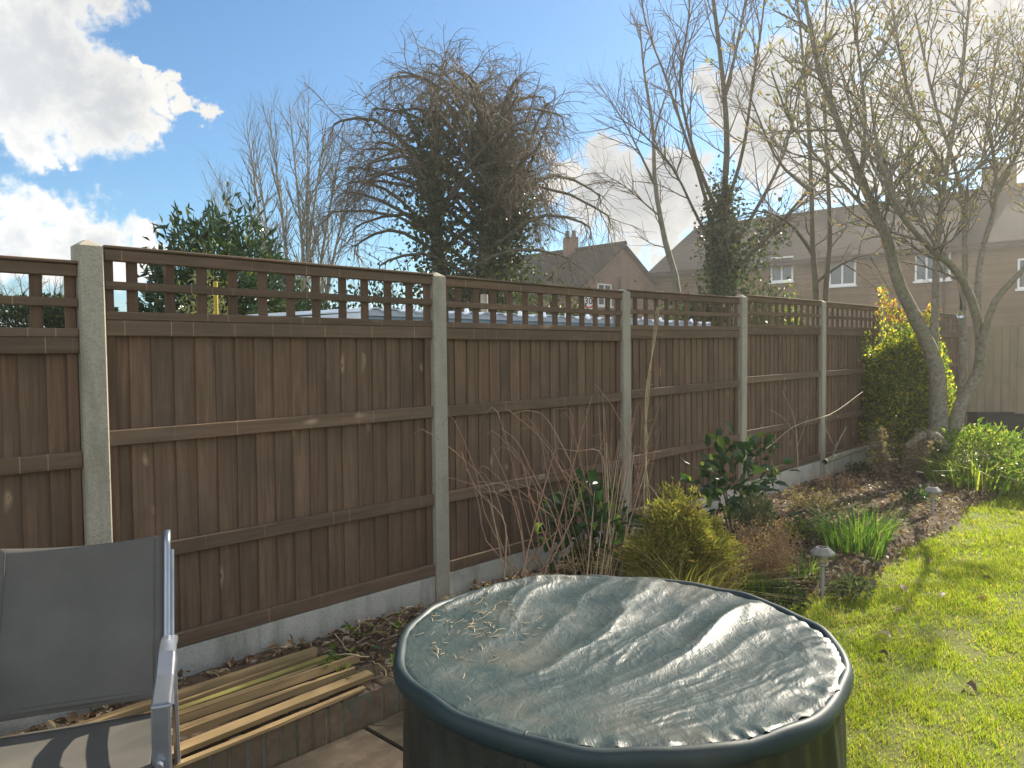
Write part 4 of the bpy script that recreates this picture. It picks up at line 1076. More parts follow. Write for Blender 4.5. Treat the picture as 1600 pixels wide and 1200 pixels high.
# leading shoots that break the outline at the top
P, D = [], []
for (px, y0, y1) in ((1378, 560, 450), (1396, 540, 470), (1415, 560, 480), (1440, 560, 490), (1470, 610, 535), (1455, 540, 478), (1352, 600, 520), (1478, 640, 560), (1486, 660, 590), (1470, 600, 540), (1482, 680, 620)):
    for k in range(150):
        f = k/150; p = at_Y(px+random.gauss(0, 9*(1-f*.6)), y0+(y1-y0)*f, BS[1]+random.gauss(0, .06)); P.append(p); D.append(rand_dirs(1)[0]*.7+np.array([0, 0, .8]))
P = np.array(P)-np.array([BS[0], BS[1], .04]); n = len(P)
leaf_obj('young_shoots', P, np.array(D), rand_dirs(n)+np.array([0, 0, .5]), rs.uniform(.03, .055, n), .024, 'photinia', sh)
top = P[:, 2] > np.quantile(P[:, 2], .80); 
_ot = leaf_obj('orange_tips', P[top]+rs.normal(0, .02, (top.sum(), 3)), np.array(D)[top], rand_dirs(top.sum()), .04, .018, 'photinia_red', sh); _ot['kind'] = 'stuff'

# bed plants
random.seed(35)
q = gxy(918, .42); shrub('camellia_bush', 'dark glossy camellia in front of the gravel board behind the canes', 'shrub', q, .26, .25, .64, 300, .108, .062, 'camellia', 1.0, 9, .02, seed=13, single=True, inner=.3)
q = gxy(1150, .62); shrub('camellia_bush', 'taller glossy camellia with leaf highlights against the fence', 'shrub', q, .36, .31, .82, 300, .112, .062, 'camellia', 1.05, 9, .03, seed=14, single=True, inner=.25, lump=.6)
q = gxy(1072, 1.02); shrub('golden_conifer', 'low feathery golden-green conifer between the two camellias', 'conifer', q, .31, .28, .60, 14000, .042, .010, 'conifer', .8, 9, .02, seed=15, inner=.2, lump=.95, up=.5)
q = gxy(1022, .98); shrub('golden_conifer', 'small greener feathery conifer left of the golden one', 'conifer', q, .18, .17, .42, 5000, .038, .010, 'conifer', .9, 7, .02, seed=16, inner=.2, lump=.9, up=.5)
q = gxy(1182, .98); shrub('sage_plant', 'soft grey-green upright herb below the taller camellia', 'plant', q, .17, .17, .46, 1500, .045, .010, 'sage', .8, 9, .02, seed=17, inner=.2, up=.8)
def blades(name, label, cat, c, n, h, w, spread, mat, lean=.35, bend=.35, group=None, z0=.01, seed=3):
    global RNG
    save = RNG; RNG = np.random.default_rng(seed)
    root = empty(name, (c[0], c[1], z0)); tag(root, label, cat, group)
    a = RNG.uniform(0, 6.283, n); r = spread*np.sqrt(RNG.random(n)); P = np.stack([r*np.cos(a), r*np.sin(a), np.zeros(n)], 1)
    o = np.stack([np.cos(a), np.sin(a), np.zeros(n)], 1)*(r/spread)[:, None]+RNG.normal(0, .35, (n, 3))*np.array([1, 1, 0])
    V, Q, T = blade_arrays(P, h*RNG.uniform(.55, 1.15, n), w*RNG.uniform(.7, 1.2, n), o*lean, o*bend)
    link('leaves', np_mesh('leaves', V, [Q, T]), mat, root); RNG = save
    return root
q = gxy(1068, 1.25); blades('grass_tuft', 'yellow-green arching grass tuft just behind the far table rim', 'grass tuft', q, 260, .46, .006, .10, 'tuft', .8, .9, seed=5)
for k, (px, py, n, h, sp, lab) in enumerate(((1335, 868, 170, .40, .19, 'dense clump of daffodil leaves behind the nearer solar light'), (1370, 848, 60, .34, .10, 'thin right-hand group of daffodil leaves beside the leaf litter'), (1255, 905, 60, .22, .10, 'low green leaf clump left of the nearer solar light'), (1180, 930, 120, .20, .14, 'dull green low leaf clump before the dried brown plant'))):
    q = at_z(px, py, .02); blades('daffodil_clump', lab, 'plant', q, n, h, .013, sp, 'daff', .30, .35, 'clumps of strap leaves in the bed', seed=20+k)
q = at_z(1530, 762, .03); blades('daylily_clump', 'bright sunlit arching green leaves at the foot of the magnolia', 'plant', q, 300, .46, .020, .46, 'lily', .5, .9, seed=30)
q = at_z(1532, 752, .03); shrub('leafy_perennial', 'bright low leafy perennial among the sunlit arching leaves', 'plant', q, .62, .45, .62, 2600, .06, .026, 'lily', .9, 8, .03, seed=31, inner=.3)
q = at_z(1598, 768, .03); shrub('leafy_perennial', 'bright low leafy perennial at the right picture edge', 'plant', q, .35, .35, .40, 700, .055, .026, 'lily', .9, 8, .03, seed=32, inner=.3)
# dried brown plume plants
def plumes(name, label, c, n, h, spread, mat, seed, fl=22, fs=.012):
    r_ = random.Random(seed); root = empty(name, (c[0], c[1], .01)); tag(root, label, 'plant')
    lines, P, D = [], [], []
    for k in range(n):
        a = r_.uniform(0, 6.283); r = spread*math.sqrt(r_.random()); b = Vector((r*math.cos(a)*.5, r*math.sin(a)*.5, -.02)); e = Vector((r*math.cos(a)*1.1, r*math.sin(a)*1.1, h*r_.uniform(.6, 1.05)))
        pts = cr_curve([b, b.lerp(e, .5)+Vector((0, 0, .03)), e], 5); lines.append((pts, [.0022, .002, .0018, .0014, .001], 3))
        for i in range(fl):
            t = r_.uniform(.35, 1); p = b.lerp(e, t)+Vector((r_.gauss(0, .018), r_.gauss(0, .018), r_.gauss(0, .012))); P.append(tuple(p)); D.append((r_.gauss(0, 1), r_.gauss(0, 1), r_.uniform(.2, 1.2)))
    tube_obj('stalks', lines, 'cane_red', root)
    m_ = len(P); leaf_obj('plumes', np.array(P), np.array(D), rand_dirs(m_), fs*1.5, fs*.6, mat, root)
q = gxy(1190, 1.28); plumes('dried_plume_plant', 'dense dried reddish-brown plume plant behind the right table rim', q, 110, .43, .24, 'astilbe', 5, 34)
q = gxy(1128, 1.22); plumes('dried_plume_plant', 'smaller dried plume plant between golden conifer and brown plumes', q, 40, .30, .15, 'astilbe', 6, 22)
q = at_z(1400, 752, .04); 
plumes('faded_hydrangea', 'faded hydrangea with pale brown flower heads under the tall shrub', q, 26, .62, .34, 'hydrangea', 7, 60, .028)
q = at_z(1310, 765, .04); plumes('dried_tuft', 'low dry brown tuft on the bed near the far posts', q, 60, .22, .28, 'astilbe', 8, 12)
q = at_z(1270, 800, .04); plumes('dried_tuft', 'low dry brown tuft right of the taller camellia', q, 70, .26, .22, 'tuft', 9, 14)
for k, (px, py, h, r, m, lab) in enumerate(((1440, 735, .20, .16, 'sage', 'small variegated plant under the magnolia'), (1432, 790, .17, .16, 'camellia', 'small dark plant just left of the farther solar light'), (1265, 850, .18, .13, 'sage', 'small pale-leaved plant left of the daffodil clump'),
                                       (1240, 848, .16, .12, 'lily', 'small lime plant behind the brown plumes'), (1330, 925, .09, .13, 'sage', 'low silvery plant right of the nearer solar light'), (1345, 745, .16, .2, 'hedge', 'low dark plant at the foot of the fence beyond the posts'), (1225, 945, .12, .14, 'hedge', 'low green mat by the table rim'))):
    q = at_z(px, py, .02); shrub('low_plant', lab, 'plant', q, r, r, h, 260, .045, .022, m, .9, 4, .01, seed=60+k, inner=.2, group='small plants in the bed')

# reddish canes, climbing stem, arching cane
random.seed(36)
root = empty('bare_canes', gxy(960, .62)*np.array([1, 1, 0])+np.array([0, 0, .02])); tag(root, 'clump of bare reddish and straw canes in front of the fence', 'canes')
o0 = np.array(root.location)
def cane(pxs, w0, w1, r0, n=10):
    m = len(pxs)-1; return (cr_curve([at_w(x, y, w0+(w1-w0)*k/m)-o0 for k, (x, y) in enumerate(pxs)], n), [r0*(1-.65*q/(n-1)) for q in range(n)], 4)
red, straw = [], []
for k in range(34):
    bx = random.gauss(955, 14); tx = bx+random.gauss(28, 22); ty = random.uniform(610, 790)
    red.append(cane([(bx, 905), ((bx+tx)/2+random.gauss(0, 4), (905+ty)/2), (tx, ty)], .66, .45+random.gauss(0, .06), .0042))
for k in range(14):
    bx = random.gauss(950, 22); tx = bx+random.gauss(24, 20); ty = random.uniform(680, 800)
    straw.append(cane([(bx, 905), ((bx+tx)/2, (905+ty)/2), (tx, ty)], .74, .60, .0042))
for pxs in ([(850, 900), (880, 790), (905, 690), (925, 620)], [(788, 905), (788, 815), (745, 765), (720, 705)], [(820, 905), (815, 840), (795, 760), (770, 700)], [(860, 880), (900, 790), (880, 740), (850, 690), (800, 645), (790, 640)],
            [(890, 880), (862, 800), (830, 735), (808, 690), (780, 668)], [(930, 890), (905, 760), (875, 690), (850, 650), (825, 642), (800, 646)], [(955, 890), (930, 780), (885, 740), (870, 720), (865, 640)], [(815, 900), (840, 800), (862, 720), (868, 700)],
            [(900, 900), (885, 830), (840, 790), (800, 760), (745, 752)], [(948, 800), (940, 710), (900, 705), (870, 700)], [(790, 905), (765, 785), (747, 780)], [(870, 890), (830, 780), (815, 720), (792, 690)], [(985, 880), (1000, 780), (985, 700), (960, 640), (930, 600)],
            [(860, 905), (840, 870), (812, 900)], [(800, 905), (830, 870), (870, 830), (905, 800)], [(840, 905), (865, 860), (900, 840)]):
    red.append(cane(pxs, .62, .40, .0052, 14))
for k in range(26):
    bx = random.uniform(800, 960); tx = bx+random.gauss(-50, 45); ty = random.uniform(620, 780); mx = (bx+tx)/2+random.gauss(10, 14)
    red.append(cane([(bx, 905), (mx+8, (905+ty)/2+30), (mx-8, (905+ty)/2-40), (tx, ty), (tx-random.uniform(5, 30), ty+random.uniform(-6, 14))], .60, .35+random.gauss(0, .08), .0034, 12))
tube_obj('red_canes', red, 'cane_red', root); tube_obj('straw_canes', straw, 'cane_straw', root)
# side twigs on the canes
root2 = empty('climbing_stem', gxy(1018, .16)*np.array([1, 1, 0])+np.array([0, 0, .0])); tag(root2, 'bare twining climber stem standing against the fence between two posts', 'climber')
o0 = np.array(root2.location); L_ = []
for k in range(3):
    L_.append(cane([(1012+k*4, 870), (1006+3*k+3*math.sin(k), 780), (1011-k*2, 690), (1008+2*k, 640), (1012+2*k, 590), (1024-k*2, 530), (1030-k*2, 480)], .16, .06, .006-.001*k, 18))
tw = []; tips = []
for p, r, s in L_:
    ramify(tw, tips, p, r, [dict(n=16, len=.14, ang=55, wob=.3, up=.04, t0=.1, r=.0022, seg=5, end=.5)])
tube_obj('stem', L_, 'cane_straw', root2); tube_obj('twigs', tw, 'cane_red', root2)['kind'] = 'stuff'
o = tube_obj('arching_cane', [(cr_curve([at_w(x, y, w) for x, y, w in ((1160, 775, .75), (1172, 722, .62), (1205, 695, .55), (1245, 664, .5), (1300, 646, .5), (1348, 612, .5))], 20), [.0035]*20, 5)], 'cane_straw')
tag(o, 'long thin pale cane arching across the fence towards the tall shrub', 'cane')
o = tube_obj('garden_cane', [([at_w(1012, 755, .3), at_w(1022, 768, .42), at_w(1045, 806, .8)], [.0045]*3, 6)], 'cane_straw'); tag(o, 'short straight pale stick leaning beside the golden conifer', 'cane')
o = tube_obj('hose_loop', [(cr_curve([at_z(x, y, z) for x, y, z in ((1205, 800, .05), (1240, 800, .06), (1258, 792, .10), (1256, 778, .13), (1246, 772, .12))], 14), [.005]*14, 6)], 'cane_straw'); tag(o, 'thin pale looped stem lying right of the taller camellia', 'stem')
o = tube_obj('fallen_branch', [(cr_curve([at_w(x, y, .25) for x, y in ((1288, 722), (1312, 712), (1345, 702), (1372, 694))], 10), [.03, .032, .034, .034, .033, .033, .032, .03, .03, .028], 8)] + [(cr_curve([at_w(x, y, .3) for x, y in ((1300, 715), (1310, 690), (1322, 668))], 7), [.009]*7, 5), (cr_curve([at_w(x, y, .3) for x, y in ((1306, 700), (1292, 675), (1290, 650))], 7), [.006]*7, 5)], 'bark_grey'); tag(o, 'dead grey branch lying against the fence foot by the tall shrub', 'branch')
o = tube_obj('thin_sapling', [(cr_curve([at_w(x, y, w) for x, y, w in ((1247, 760, .4), (1246, 700, .38), (1240, 650, .3), (1222, 610, .2))], 12), [.005*(1-.06*k) for k in range(12)], 5), (cr_curve([at_w(x, y, .33) for x, y in ((1244, 680), (1226, 655), (1204, 640))], 8), [.002]*8, 4), (cr_curve([at_w(x, y, .33) for x, y in ((1245, 700), (1256, 670), (1262, 650))], 8), [.002]*8, 4)], 'cane_straw'); tag(o, 'thin bare sapling in front of the fence right of the arching cane', 'sapling')

# ================================================================== BED LITTER
nl = 16000
s = RNG.uniform(-2.6, 12.8, nl); e = np.array([bed_edge(q) for q in s]); w = .04+(e-.03)*RNG.random(nl)
XY = FP0+np.outer(s, FD)+np.outer(w, FN)
Z = np.array([soil_z(x, y) for x, y in XY])+RNG.uniform(.0, .022, nl)-np.clip((w-(e-.06))/.06, 0, 1)*.06
P = np.column_stack([XY, Z]); keep = (RNG.random(nl) < np.where(s < 2.0, .55, 1.0)) & ~((s < .95) & (w > .18))
P = P[keep]; n = len(P)
D = unit(RNG.normal(size=(n, 3))*np.array([1, 1, .35])); N = unit(RNG.normal(size=(n, 3))*.45+np.array([0, 0, 1.]))
L = RNG.uniform(.02, .065, n); V, T = leaf_arrays(P, D, N, L, L*RNG.uniform(.3, .7, n), fold=.35, hi=True, curl=.2)
stuff(link('leaf_litter', np_mesh('leaf_litter', V, [T]), 'litter'), 'brown dead leaves and bark scattered over the flower bed', 'leaf litter')
lines = []
for k in range(700):
    s_ = random.uniform(.7, 12.5); w_ = random.uniform(.08, max(.2, bed_edge(s_)-.1)); x, y, _ = fp(s_, w_); z = soil_z(x, y)+.018; a = random.uniform(0, 6.283); L0 = random.uniform(.04, .20)
    lines.append(([(x+L0*q*math.cos(a+.4*q), y+L0*q*math.sin(a+.4*q), z+random.uniform(-.004, .015)) for q in (-.5, -.15, .15, .5)], [.0022, .002, .0018, .0012], 4))
stuff(tube_obj('twig_litter', lines, 'twig'), 'thin dead twigs lying over the flower bed soil', 'twigs')
# trailing ivy and stems by the battens
random.seed(38)
root = empty('trailing_ivy', fp(1.05, .42, .05)); tag(root, 'trailing ivy stems with green and yellow leaves at the ends of the battens', 'ivy'); o0 = np.array(root.location); L_ = []; P = []
for k in range(22):
    x, y = random.uniform(500, 640), random.uniform(965, 1045); b = at_z(x, y, .05); a = random.uniform(-.6, 1.2); n_ = 8; pts = [Vector(b-o0)]
    for i in range(n_): a += random.gauss(0, .45); pts.append(pts[-1]+Vector((.035*math.cos(a), .035*math.sin(a), random.gauss(.002, .008))))
    for p in pts: p.z = max(p.z, -.01)
    L_.append((pts, [.0028]*len(pts), 4))
tube_obj('runners', L_, 'cane_straw', root)
P = [];
for (x, y) in [(530+random.gauss(0, 14), 1042+random.gauss(0, 7)) for _ in range(20)]+[(random.uniform(480, 640), random.uniform(955, 1050)) for _ in range(42)]:
    if (at_z(x, y, .06)[:2]-FP0)@FN < .10: continue
    P.append(at_z(x, y, .06)-o0+np.array([0, 0, random.uniform(0, .035)]))
P = np.array(P); n = len(P); D = unit(RNG.normal(size=(n, 3))*np.array([1, 1, .4])); N = unit(RNG.normal(size=(n, 3))*.5+np.array([0, 0, 1]))
leaf_obj('leaves', P, D, N, RNG.uniform(.03, .06, n), RNG.uniform(.025, .04, n), 'lily', root, hi=True)
# fallen leaves on the lawn
lf_V, lf_T = leaf_arrays(np.zeros((1, 3)), np.array([[1., 0, .12]]), np.array([[0, 0, 1.]]), .075, .045, fold=.4, hi=True, curl=.25)
lfd = np_mesh('fallen_leaf', lf_V, [lf_T]); lfd.materials.append(MAT['litter'])
FL = [(1368, 918, 1.3, 'curled pale fallen leaf on the lawn nearest the bed corner'), (1418, 917, 1.5, 'dark curled fallen leaf on the lawn right of the pale one'), (1470, 934, .9, 'small brown fallen leaf on the lawn beside the dark curled one'), (1412, 954, .7, 'small dark fallen leaf below the dark curled one'),
      (1392, 996, 1.1, 'brown fallen leaf near the right table rim'), (1373, 1020, .8, 'pale fallen scrap on the lawn just beside the table rim'), (1508, 1068, 1.0, 'long brown fallen leaf in the middle of the lawn'), (1545, 936, .9, 'dark fallen leaf far right on the lawn'),
      (1450, 876, 1.0, 'dark fallen leaf near the bed edge behind the others'), (1535, 903, .8, 'small dull fallen leaf right of the lawn middle'), (1373, 892, 1.0, 'orange-brown fallen leaf at the bed edge')]
for k, (x, y, sc, lab) in enumerate(FL):
    q = at_z(x, y, -.012); o = inst('fallen_leaf', lfd, None, q, (random.uniform(-.4, .4), random.uniform(-.3, .1), random.uniform(0, 6)), (sc, sc, sc)); tag(o, lab, 'leaf', 'fallen leaves on the lawn')

# ================================================================== SMALL THINGS
def solar(px, py, label, rz):
    q = at_z(px, py, .02); root = empty('solar_light', (q[0], q[1], .0), rz); tag(root, label, 'garden light', 'solar lights along the bed edge')
    tube_obj('stake', [([(0, 0, -.06), (0, 0, .10), (0, 0, .185)], [.010, .011, .011], 8)], 'lamp_plastic', root)
    MB().lathe([(.014, .178), (.030, .186), (.030, .196), (.026, .199)], 16).build('collar', 'lamp_plastic', root)
    ln_ = MB().lathe([(.026, .1995), (.030, .215), (.030, .247), (.028, .2515)], 16).build('lens', 'lens', root, True)
    for z in (.213, .226, .239): MB().lathe([(.0302, z-.0012), (.0325, z-.0012), (.0325, z+.0012), (.0302, z+.0012)], 18).build('ring', 'lamp_plastic', ln_)
    cp = MB().lathe([(.032, .252), (.070, .252), (.073, .258), (.070, .268), (.044, .292), (.040, .296)], 8).build('cap', 'lamp_plastic', root)
    MB().box((-.022, -.022, .2965), (.022, .022, .2995), .001).build('solar_panel', 'pane', cp)
solar(1285, 925, 'nearer solar stake light in front of the daffodil leaves', .3)
solar(1457, 810, 'farther solar stake light with a glowing yellow lens', .1)
# planter box
q = at_Y(1527, 690, 11.6); pr_ = empty('planter_box', (q[0], q[1], .02), -.12); tag(pr_, 'black rectangular planter box by the pale fence', 'planter')
W, Dp, Hh, t = .66, .34, .46, .018
MB().box((0, 0, 0), (W, t, Hh), .003).build('front_panel', 'black_plastic', pr_); MB().box((0, Dp-t, 0), (W, Dp, Hh), .003).build('back_panel', 'black_plastic', pr_)
MB().box((.001, t+.001, 0), (t, Dp-t-.001, Hh-.002), .003).build('side_panel', 'black_plastic', pr_); MB().box((W-t, t+.001, 0), (W-.001, Dp-t-.001, Hh-.002), .003).build('side_panel', 'black_plastic', pr_)
for a_, b_ in (((-.015, -.015, Hh+.001), (W+.015, .03, Hh+.026)), ((-.015, Dp-.03, Hh+.001), (W+.015, Dp+.015, Hh+.026))): MB().box(a_, b_, .003).build('lip', 'black_plastic', pr_)
MB().box((t+.002, t+.002, .01), (W-t-.002, Dp-t-.002, Hh-.06)).build('soil', 'soil', pr_)
# hanging glass bulb in the magnolia
q = at_Y(1501, 490, 8.5); bl = empty('hanging_bulb', (q[0], q[1], q[2]-.055)); tag(bl, 'small clear glass bulb hanging from a magnolia branch', 'bulb')
MB().lathe([(.003, 0), (.026, .008), (.040, .030), (.041, .045), (.030, .068), (.014, .085), (.012, .094)], 18).build('globe', 'glass', bl, True)
tube_obj('cord', [([(0, 0, .094), (.004, 0, .17), (-.01, .02, .30), (-.02, .04, .46)], [.012, .010, .0025, .0025], 6)], 'black_plastic', bl)
# yellow cane beyond the trellis
q = at_Y(338, 500, 5.0); tz = at_Y(338, 440, 5.0)[2]
o = tube_obj('yellow_pole', [([(q[0], q[1], -.2), (q[0], q[1], .8), (q[0], q[1], 1.6), (q[0], q[1], tz)], [.014]*4, 9)], 'pole_yellow'); tag(o, 'yellow pole standing behind the trellis before the evergreen bush', 'pole')
q = at_Y(757, 500, 6.6); tz = at_Y(757, 460, 6.6)[2]
o = tube_obj('wooden_stake', [([(q[0], q[1], -.2), (q[0], q[1], .8), (q[0], q[1], tz)], [.032]*3, 8)], 'bark_pale'); tag(o, 'pale round stake behind the trellis under the domed tree', 'stake')

# shed with a sheet roof beyond the fence
c0 = at_w(578, 484, -.85); zr = 1.815; s0 = (c0[:2]-FP0)@FD
shed = empty('garden_shed', fp(s0, -.85, -.2), FANG); tag(shed, 'shed with pale blue-white sheet roof showing through the trellis', 'shed')
SL, SDp = 4.6, 1.75
MB().box((.12, .12, 0), (SL-.12, SDp-.10, zr+.2-.075)).build('wall', 'teal_fascia', shed)
ys = np.linspace(-.02, SDp, 2); xs = np.linspace(-.03, SL, 240); zc = zr+.2-.012+.010*np.sign(np.sin(xs*2*np.pi/.15))*np.abs(np.sin(xs*2*np.pi/.15))**.4
V = [(x, y, z+(.02 if k == 1 else 0)) for x, z in zip(xs, zc) for k, y in enumerate(ys)]+[(x, y, z-.012+(.02 if k == 1 else 0)) for x, z in zip(xs, zc) for k, y in enumerate(ys)]
n2 = 480; Fs = []
for i in range(239):
    Fs += [(2*i, 2*i+2, 2*i+3, 2*i+1), (n2+2*i, n2+2*i+1, n2+2*i+3, n2+2*i+2), (2*i, n2+2*i, n2+2*i+2, 2*i+2), (2*i+1, 2*i+3, n2+2*i+3, n2+2*i+1)]
Fs += [(0, 1, n2+1, n2), (478, n2+478, n2+479, 479)]
rf = MB().add(V, Fs).build('roof_sheet', 'white_sheet', shed)
MB().box((-.025, .0, zr+.2-.16), (SL, .022, zr+.2-.062)).build('fascia', 'teal_fascia', shed); MB().box((-.03, -.012, zr+.2-.061), (SL+.01, .020, zr+.2-.020)).build('trim', 'white_sheet', shed); MB().box((-.025, .024, zr+.2-.135), (-.004, SDp-.02, zr+.2-.036)).build('fascia', 'white_sheet', shed)
capd = shared(MB().lathe([(.016, 0), (.018, .012), (.012, .026), (.003, .031)], 8), 'fixing_cap', 'white_sheet')
for k in range(int(SL/.30)): inst('fixing_cap', capd, rf, (.0375+.30*k, .05, zr+.2-.003))

# speed limit sign
def sign():
    c = at_Y(920, 470, 22.0); root = empty('speed_sign', (c[0], c[1], -.2), .05); tag(root, 'round 30 speed limit sign on a white backing seen through the trellis', 'sign'); z = c[2]+.2
    tube_obj('pole', [([(0, .03, 0), (0, .03, 1.5), (0, .03, z+.2)], [.035]*3, 8)], 'galv', root)
    bk = MB().box((-.23, -.012, z-.24), (.23, -.004, z+.24), .002).build('back_plate', 'sign_white', root)
    def disc(r0, r1, y, mat, name):
        a = np.linspace(0, 2*np.pi, 40, endpoint=False); V = [(r*math.cos(t), yy, z+r*math.sin(t)) for yy in (y, y-.003) for r in (r0, r1) for t in a]
        Fs = []
        for j in range(40):
            k = (j+1) % 40; Fs += [(j, k, 40+k, 40+j), (80+j, 120+j, 120+k, 80+k), (40+j, 40+k, 120+k, 120+j)]
        MB().add(V, Fs).build(name, mat, bk)
    disc(.165, .215, -.0125, 'sign_red', 'ring')
    for x0, txt in ((-.112, '3'), (.008, '0')):
        tc = bpy.data.curves.new('digit', 'FONT'); tc.body = txt; tc.size = .27; tc.extrude = .002; tc.offset = .006
        to = bpy.data.objects.new('digit_src', tc); COL.objects.link(to); bpy.context.view_layer.update()
        me = bpy.data.meshes.new_from_object(to); bpy.data.objects.remove(to)
        me.materials.clear(); o = link('digit', me, 'sign_black', bk); o.location = (x0-.012, -.0155, z-.095); o.rotation_euler = (math.pi/2, 0, 0); o.scale = (.78, 1, 1)
sign()

# ================================================================== HOUSES
def window(root, M, u0, u1, z0, z1, mull=1, d=.0):
    """window on a wall plane: M maps (u, out, z)"""
    fr = MB(); t = .06
    parts = [((u0, 0, z0), (u1, .06, z0+t)), ((u0, 0, z1-t), (u1, .06, z1)), ((u0, 0, z0+t+.001), (u0+t, .06, z1-t-.001)), ((u1-t, 0, z0+t+.001), (u1, .06, z1-t-.001))]
    for k in range(mull): c = u0+(u1-u0)*(k+1)/(mull+1); parts.append(((c-t*.5, 0, z0+t+.001), (c+t*.5, .055, z1-t-.001)))
    for a_, b_ in parts: fr.box(a_, b_, 0, M)
    f = fr.build('window', 'upvc', root)
    MB().box((u0+t, .005, z0+t), (u1-t, .02, z1-t), 0, M).build('pane', 'pane', f); MB().box((u0-.05, 0, z0-.07), (u1+.05, .11, z0-.002), 0, M).build('sill', 'upvc', f)
def house(name, label, G, u, half, L, ridge, eave, wallm, nrm_front):
    """ridge starts at G (xy) and runs along u for L; half = half depth"""
    u = np.array(u)/np.linalg.norm(u); n = np.array(nrm_front)
    root = empty(name, (G[0], G[1], -.2)); tag(root, label, 'house')
    P2 = lambda a, b, z: (u[0]*a+n[0]*b, u[1]*a+n[1]*b, z+.2)
    # walls as one closed body with gables
    V = [P2(0, half, -.2), P2(L, half, -.2), P2(L, -half, -.2), P2(0, -half, -.2), P2(0, half, eave), P2(L, half, eave), P2(L, -half, eave), P2(0, -half, eave), P2(0, 0, ridge-.06), P2(L, 0, ridge-.06)]
    MB().add(V, [(0, 1, 5, 4), (2, 3, 7, 6), (3, 0, 4, 8, 7), (1, 2, 6, 9, 5), (4, 5, 9, 8), (6, 7, 8, 9)]).build('wall', wallm, root)
    ov = .28; sl = (ridge-eave)/half; he = half+ov; ze = ridge-sl*he; th_ = .12
    rfm = MB()
    for sg in (1, -1):
        V = [P2(-ov*.6, 0, ridge+.02), P2(L+ov*.6, 0, ridge+.02), P2(L+ov*.6, sg*he, ze+.02), P2(-ov*.6, sg*he, ze+.02)]; V += [(x, y, z+th_) for x, y, z in V]
        rfm.add(V, [(0, 1, 2, 3), (4, 7, 6, 5), (0, 4, 5, 1), (1, 5, 6, 2), (2, 6, 7, 3), (3, 7, 4, 0)])
    rf = rfm.build('roof', 'roof_tile', root)
    rid = [P2(a, 0, ridge+th_+.03) for a in np.linspace(-ov*.6, L+ov*.6, 8)]; tube_obj('ridge_tiles', [(rid, [.11]*8, 8)], 'roof_tile', rf)
    g = [P2(a, he+.05, ze-.02) for a in np.linspace(-ov*.6, L+ov*.6, 6)]; tube_obj('gutter', [(g, [.06]*6, 6)], 'black_plastic', rf)
    return root, u, n, P2, rf
# gable-fronted house
def chimney(rf, P2, a, w, z0, z1, mat):
    c = P2(a, 0, 0); m = MB(); m.box((c[0]-w, c[1]-w, z0+.2), (c[0]+w, c[1]+w, z1+.2), .02); o = m.build('chimney', mat, rf)
    for dx in (-.15, .15): MB().lathe([(.12, z1+.2), (.10, z1+.5), (.11, z1+.52)], 10, c[0]+dx, c[1]).build('chimney_pot', 'edging_brick' if False else 'brick', o)
G = at_Y(973, 386, 34.0); 
h1, u1_, n1_, P21, rf1 = house('brick_house', 'red-brown brick house with steep gable and chimney behind the fence', G, (-.68, .73), 2.95, 9.0, G[2], G[2]-2.0, 'brick_red', (-.73, -.68))
chimney(rf1, P21, 3.1, .34, G[2]-.6, G[2]+.75, 'brick_red')
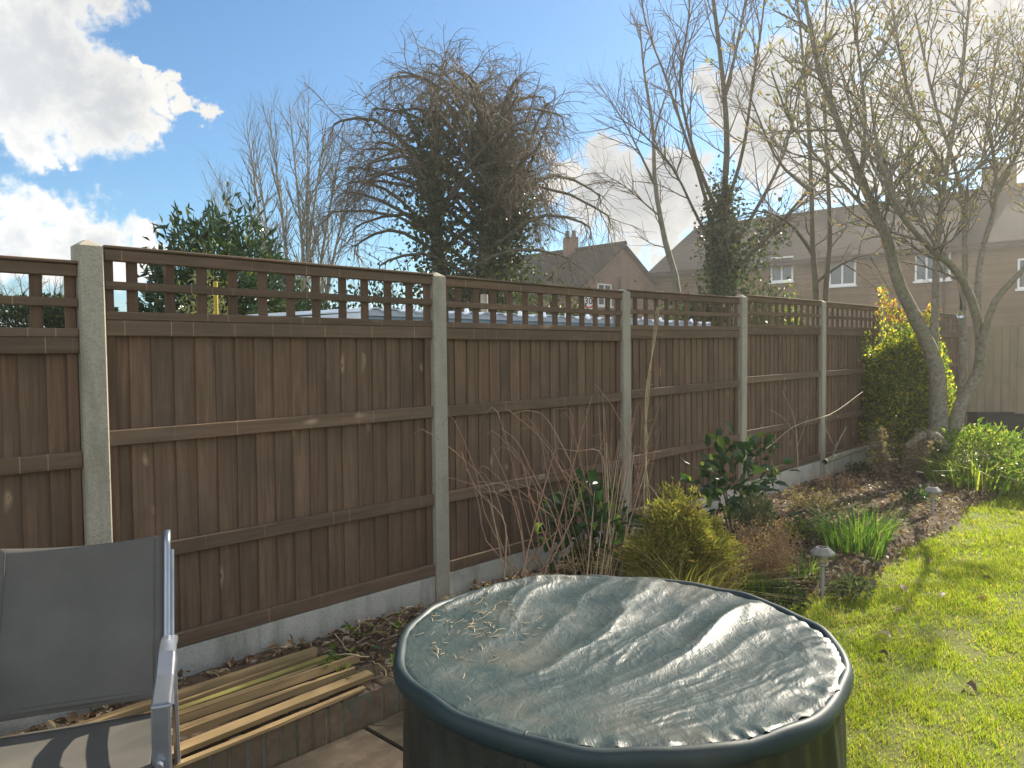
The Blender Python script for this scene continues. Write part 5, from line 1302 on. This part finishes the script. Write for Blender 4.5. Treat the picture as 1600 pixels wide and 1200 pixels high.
# gable wall frame: origin at ridge start, across = +-n, out = -u
Mg = Matrix(((n1_[0], -u1_[0], 0, 0), (n1_[1], -u1_[1], 0, 0), (0, 0, 1, 0), (0, 0, 0, 1)))
Mg = Mg@Matrix.Translation((0, .004, 0))
zc_ = at_Y(945, 461, 33.5)[2]+.2
window(h1, Mg, .85, 1.75, zc_-.50, zc_+.45, 1); window(h1, Mg, -1.5, -.7, zc_-2.8, zc_-1.6, 1)
pp = [Vector((n1_[0]*a-u1_[0]*.1, n1_[1]*a-u1_[1]*.1, z)) for a, z in ((.35, .3), (.35, 2.5), (.35, G[2]-1.15))]; tube_obj('vent_pipe', [(pp, [.06]*3, 7)], 'black_plastic', h1)
# long terrace
G2 = at_Y(1090, 361, 38.5)
h2, u2_, n2_, P22, rf2 = house('terrace_house', 'long buff brick house with brown tiled roof behind the magnolia', G2, (.725, -.688), 4.0, 27.0, G2[2], G2[2]-2.35, 'brick_buff', (-.688, -.725))
chimney(rf2, P22, 12.9, .42, G2[2]-.5, G2[2]+1.0, 'brick_buff')
M2 = Matrix(((u2_[0], n2_[0], 0, n2_[0]*4.004), (u2_[1], n2_[1], 0, n2_[1]*4.004), (0, 0, 1, .2), (0, 0, 0, 1)))
def wall_u(px, py):
    d = ray(px, py); o = CAM-np.array([G2[0], G2[1], 0]); nn = np.array([n2_[0], n2_[1], 0]); t = (4.0-o@nn)/(d@nn); p = o+d*t; return p[0]*u2_[0]+p[1]*u2_[1], p[2]
for (x0, y0, x1, y1, mu) in ((1296, 412, 1338, 446, 1), (1430, 400, 1486, 438, 2), (1205, 416, 1240, 440, 1), (1590, 402, 1650, 450, 2)):
    ua, za = wall_u(x0, y1); ub, zb_ = wall_u(x1, y0); _, zq = wall_u((x0+x1)/2, y1); window(h2, M2, ua, ub, zq, max(zb_-.1, zq+1.0), mu)
for ua in (3.0, 8.5, 14.5, 19): window(h2, M2, ua, ua+1.6, 1.0, 2.2, 2)
for ua in (12.1, 17.0):
    pp = [Vector((P22(ua, 4.08, z))) for z in (-.1, 2, 4.9)]; tube_obj('downpipe', [(pp, [.045]*3, 6)], 'black_plastic', h2)

# ================================================================== HAZE ADDED IN PLACE OF LENS GLARE
hm, hnt, hout = new_mat('glare_haze')
hv = nd(hnt, 'ShaderNodeVolumePrincipled', {'Color': (1.0, .965, .90, 1), 'Density': .0024, 'Anisotropy': .60})
hnt.links.new(hv.outputs[0], hout.inputs['Volume'])
hz = MB().box((-950, -350, -1.3), (950, 1550, 11)).build('haze', hm)
stuff(hz, 'thin bright haze added in place of lens glare towards the sun', 'haze')
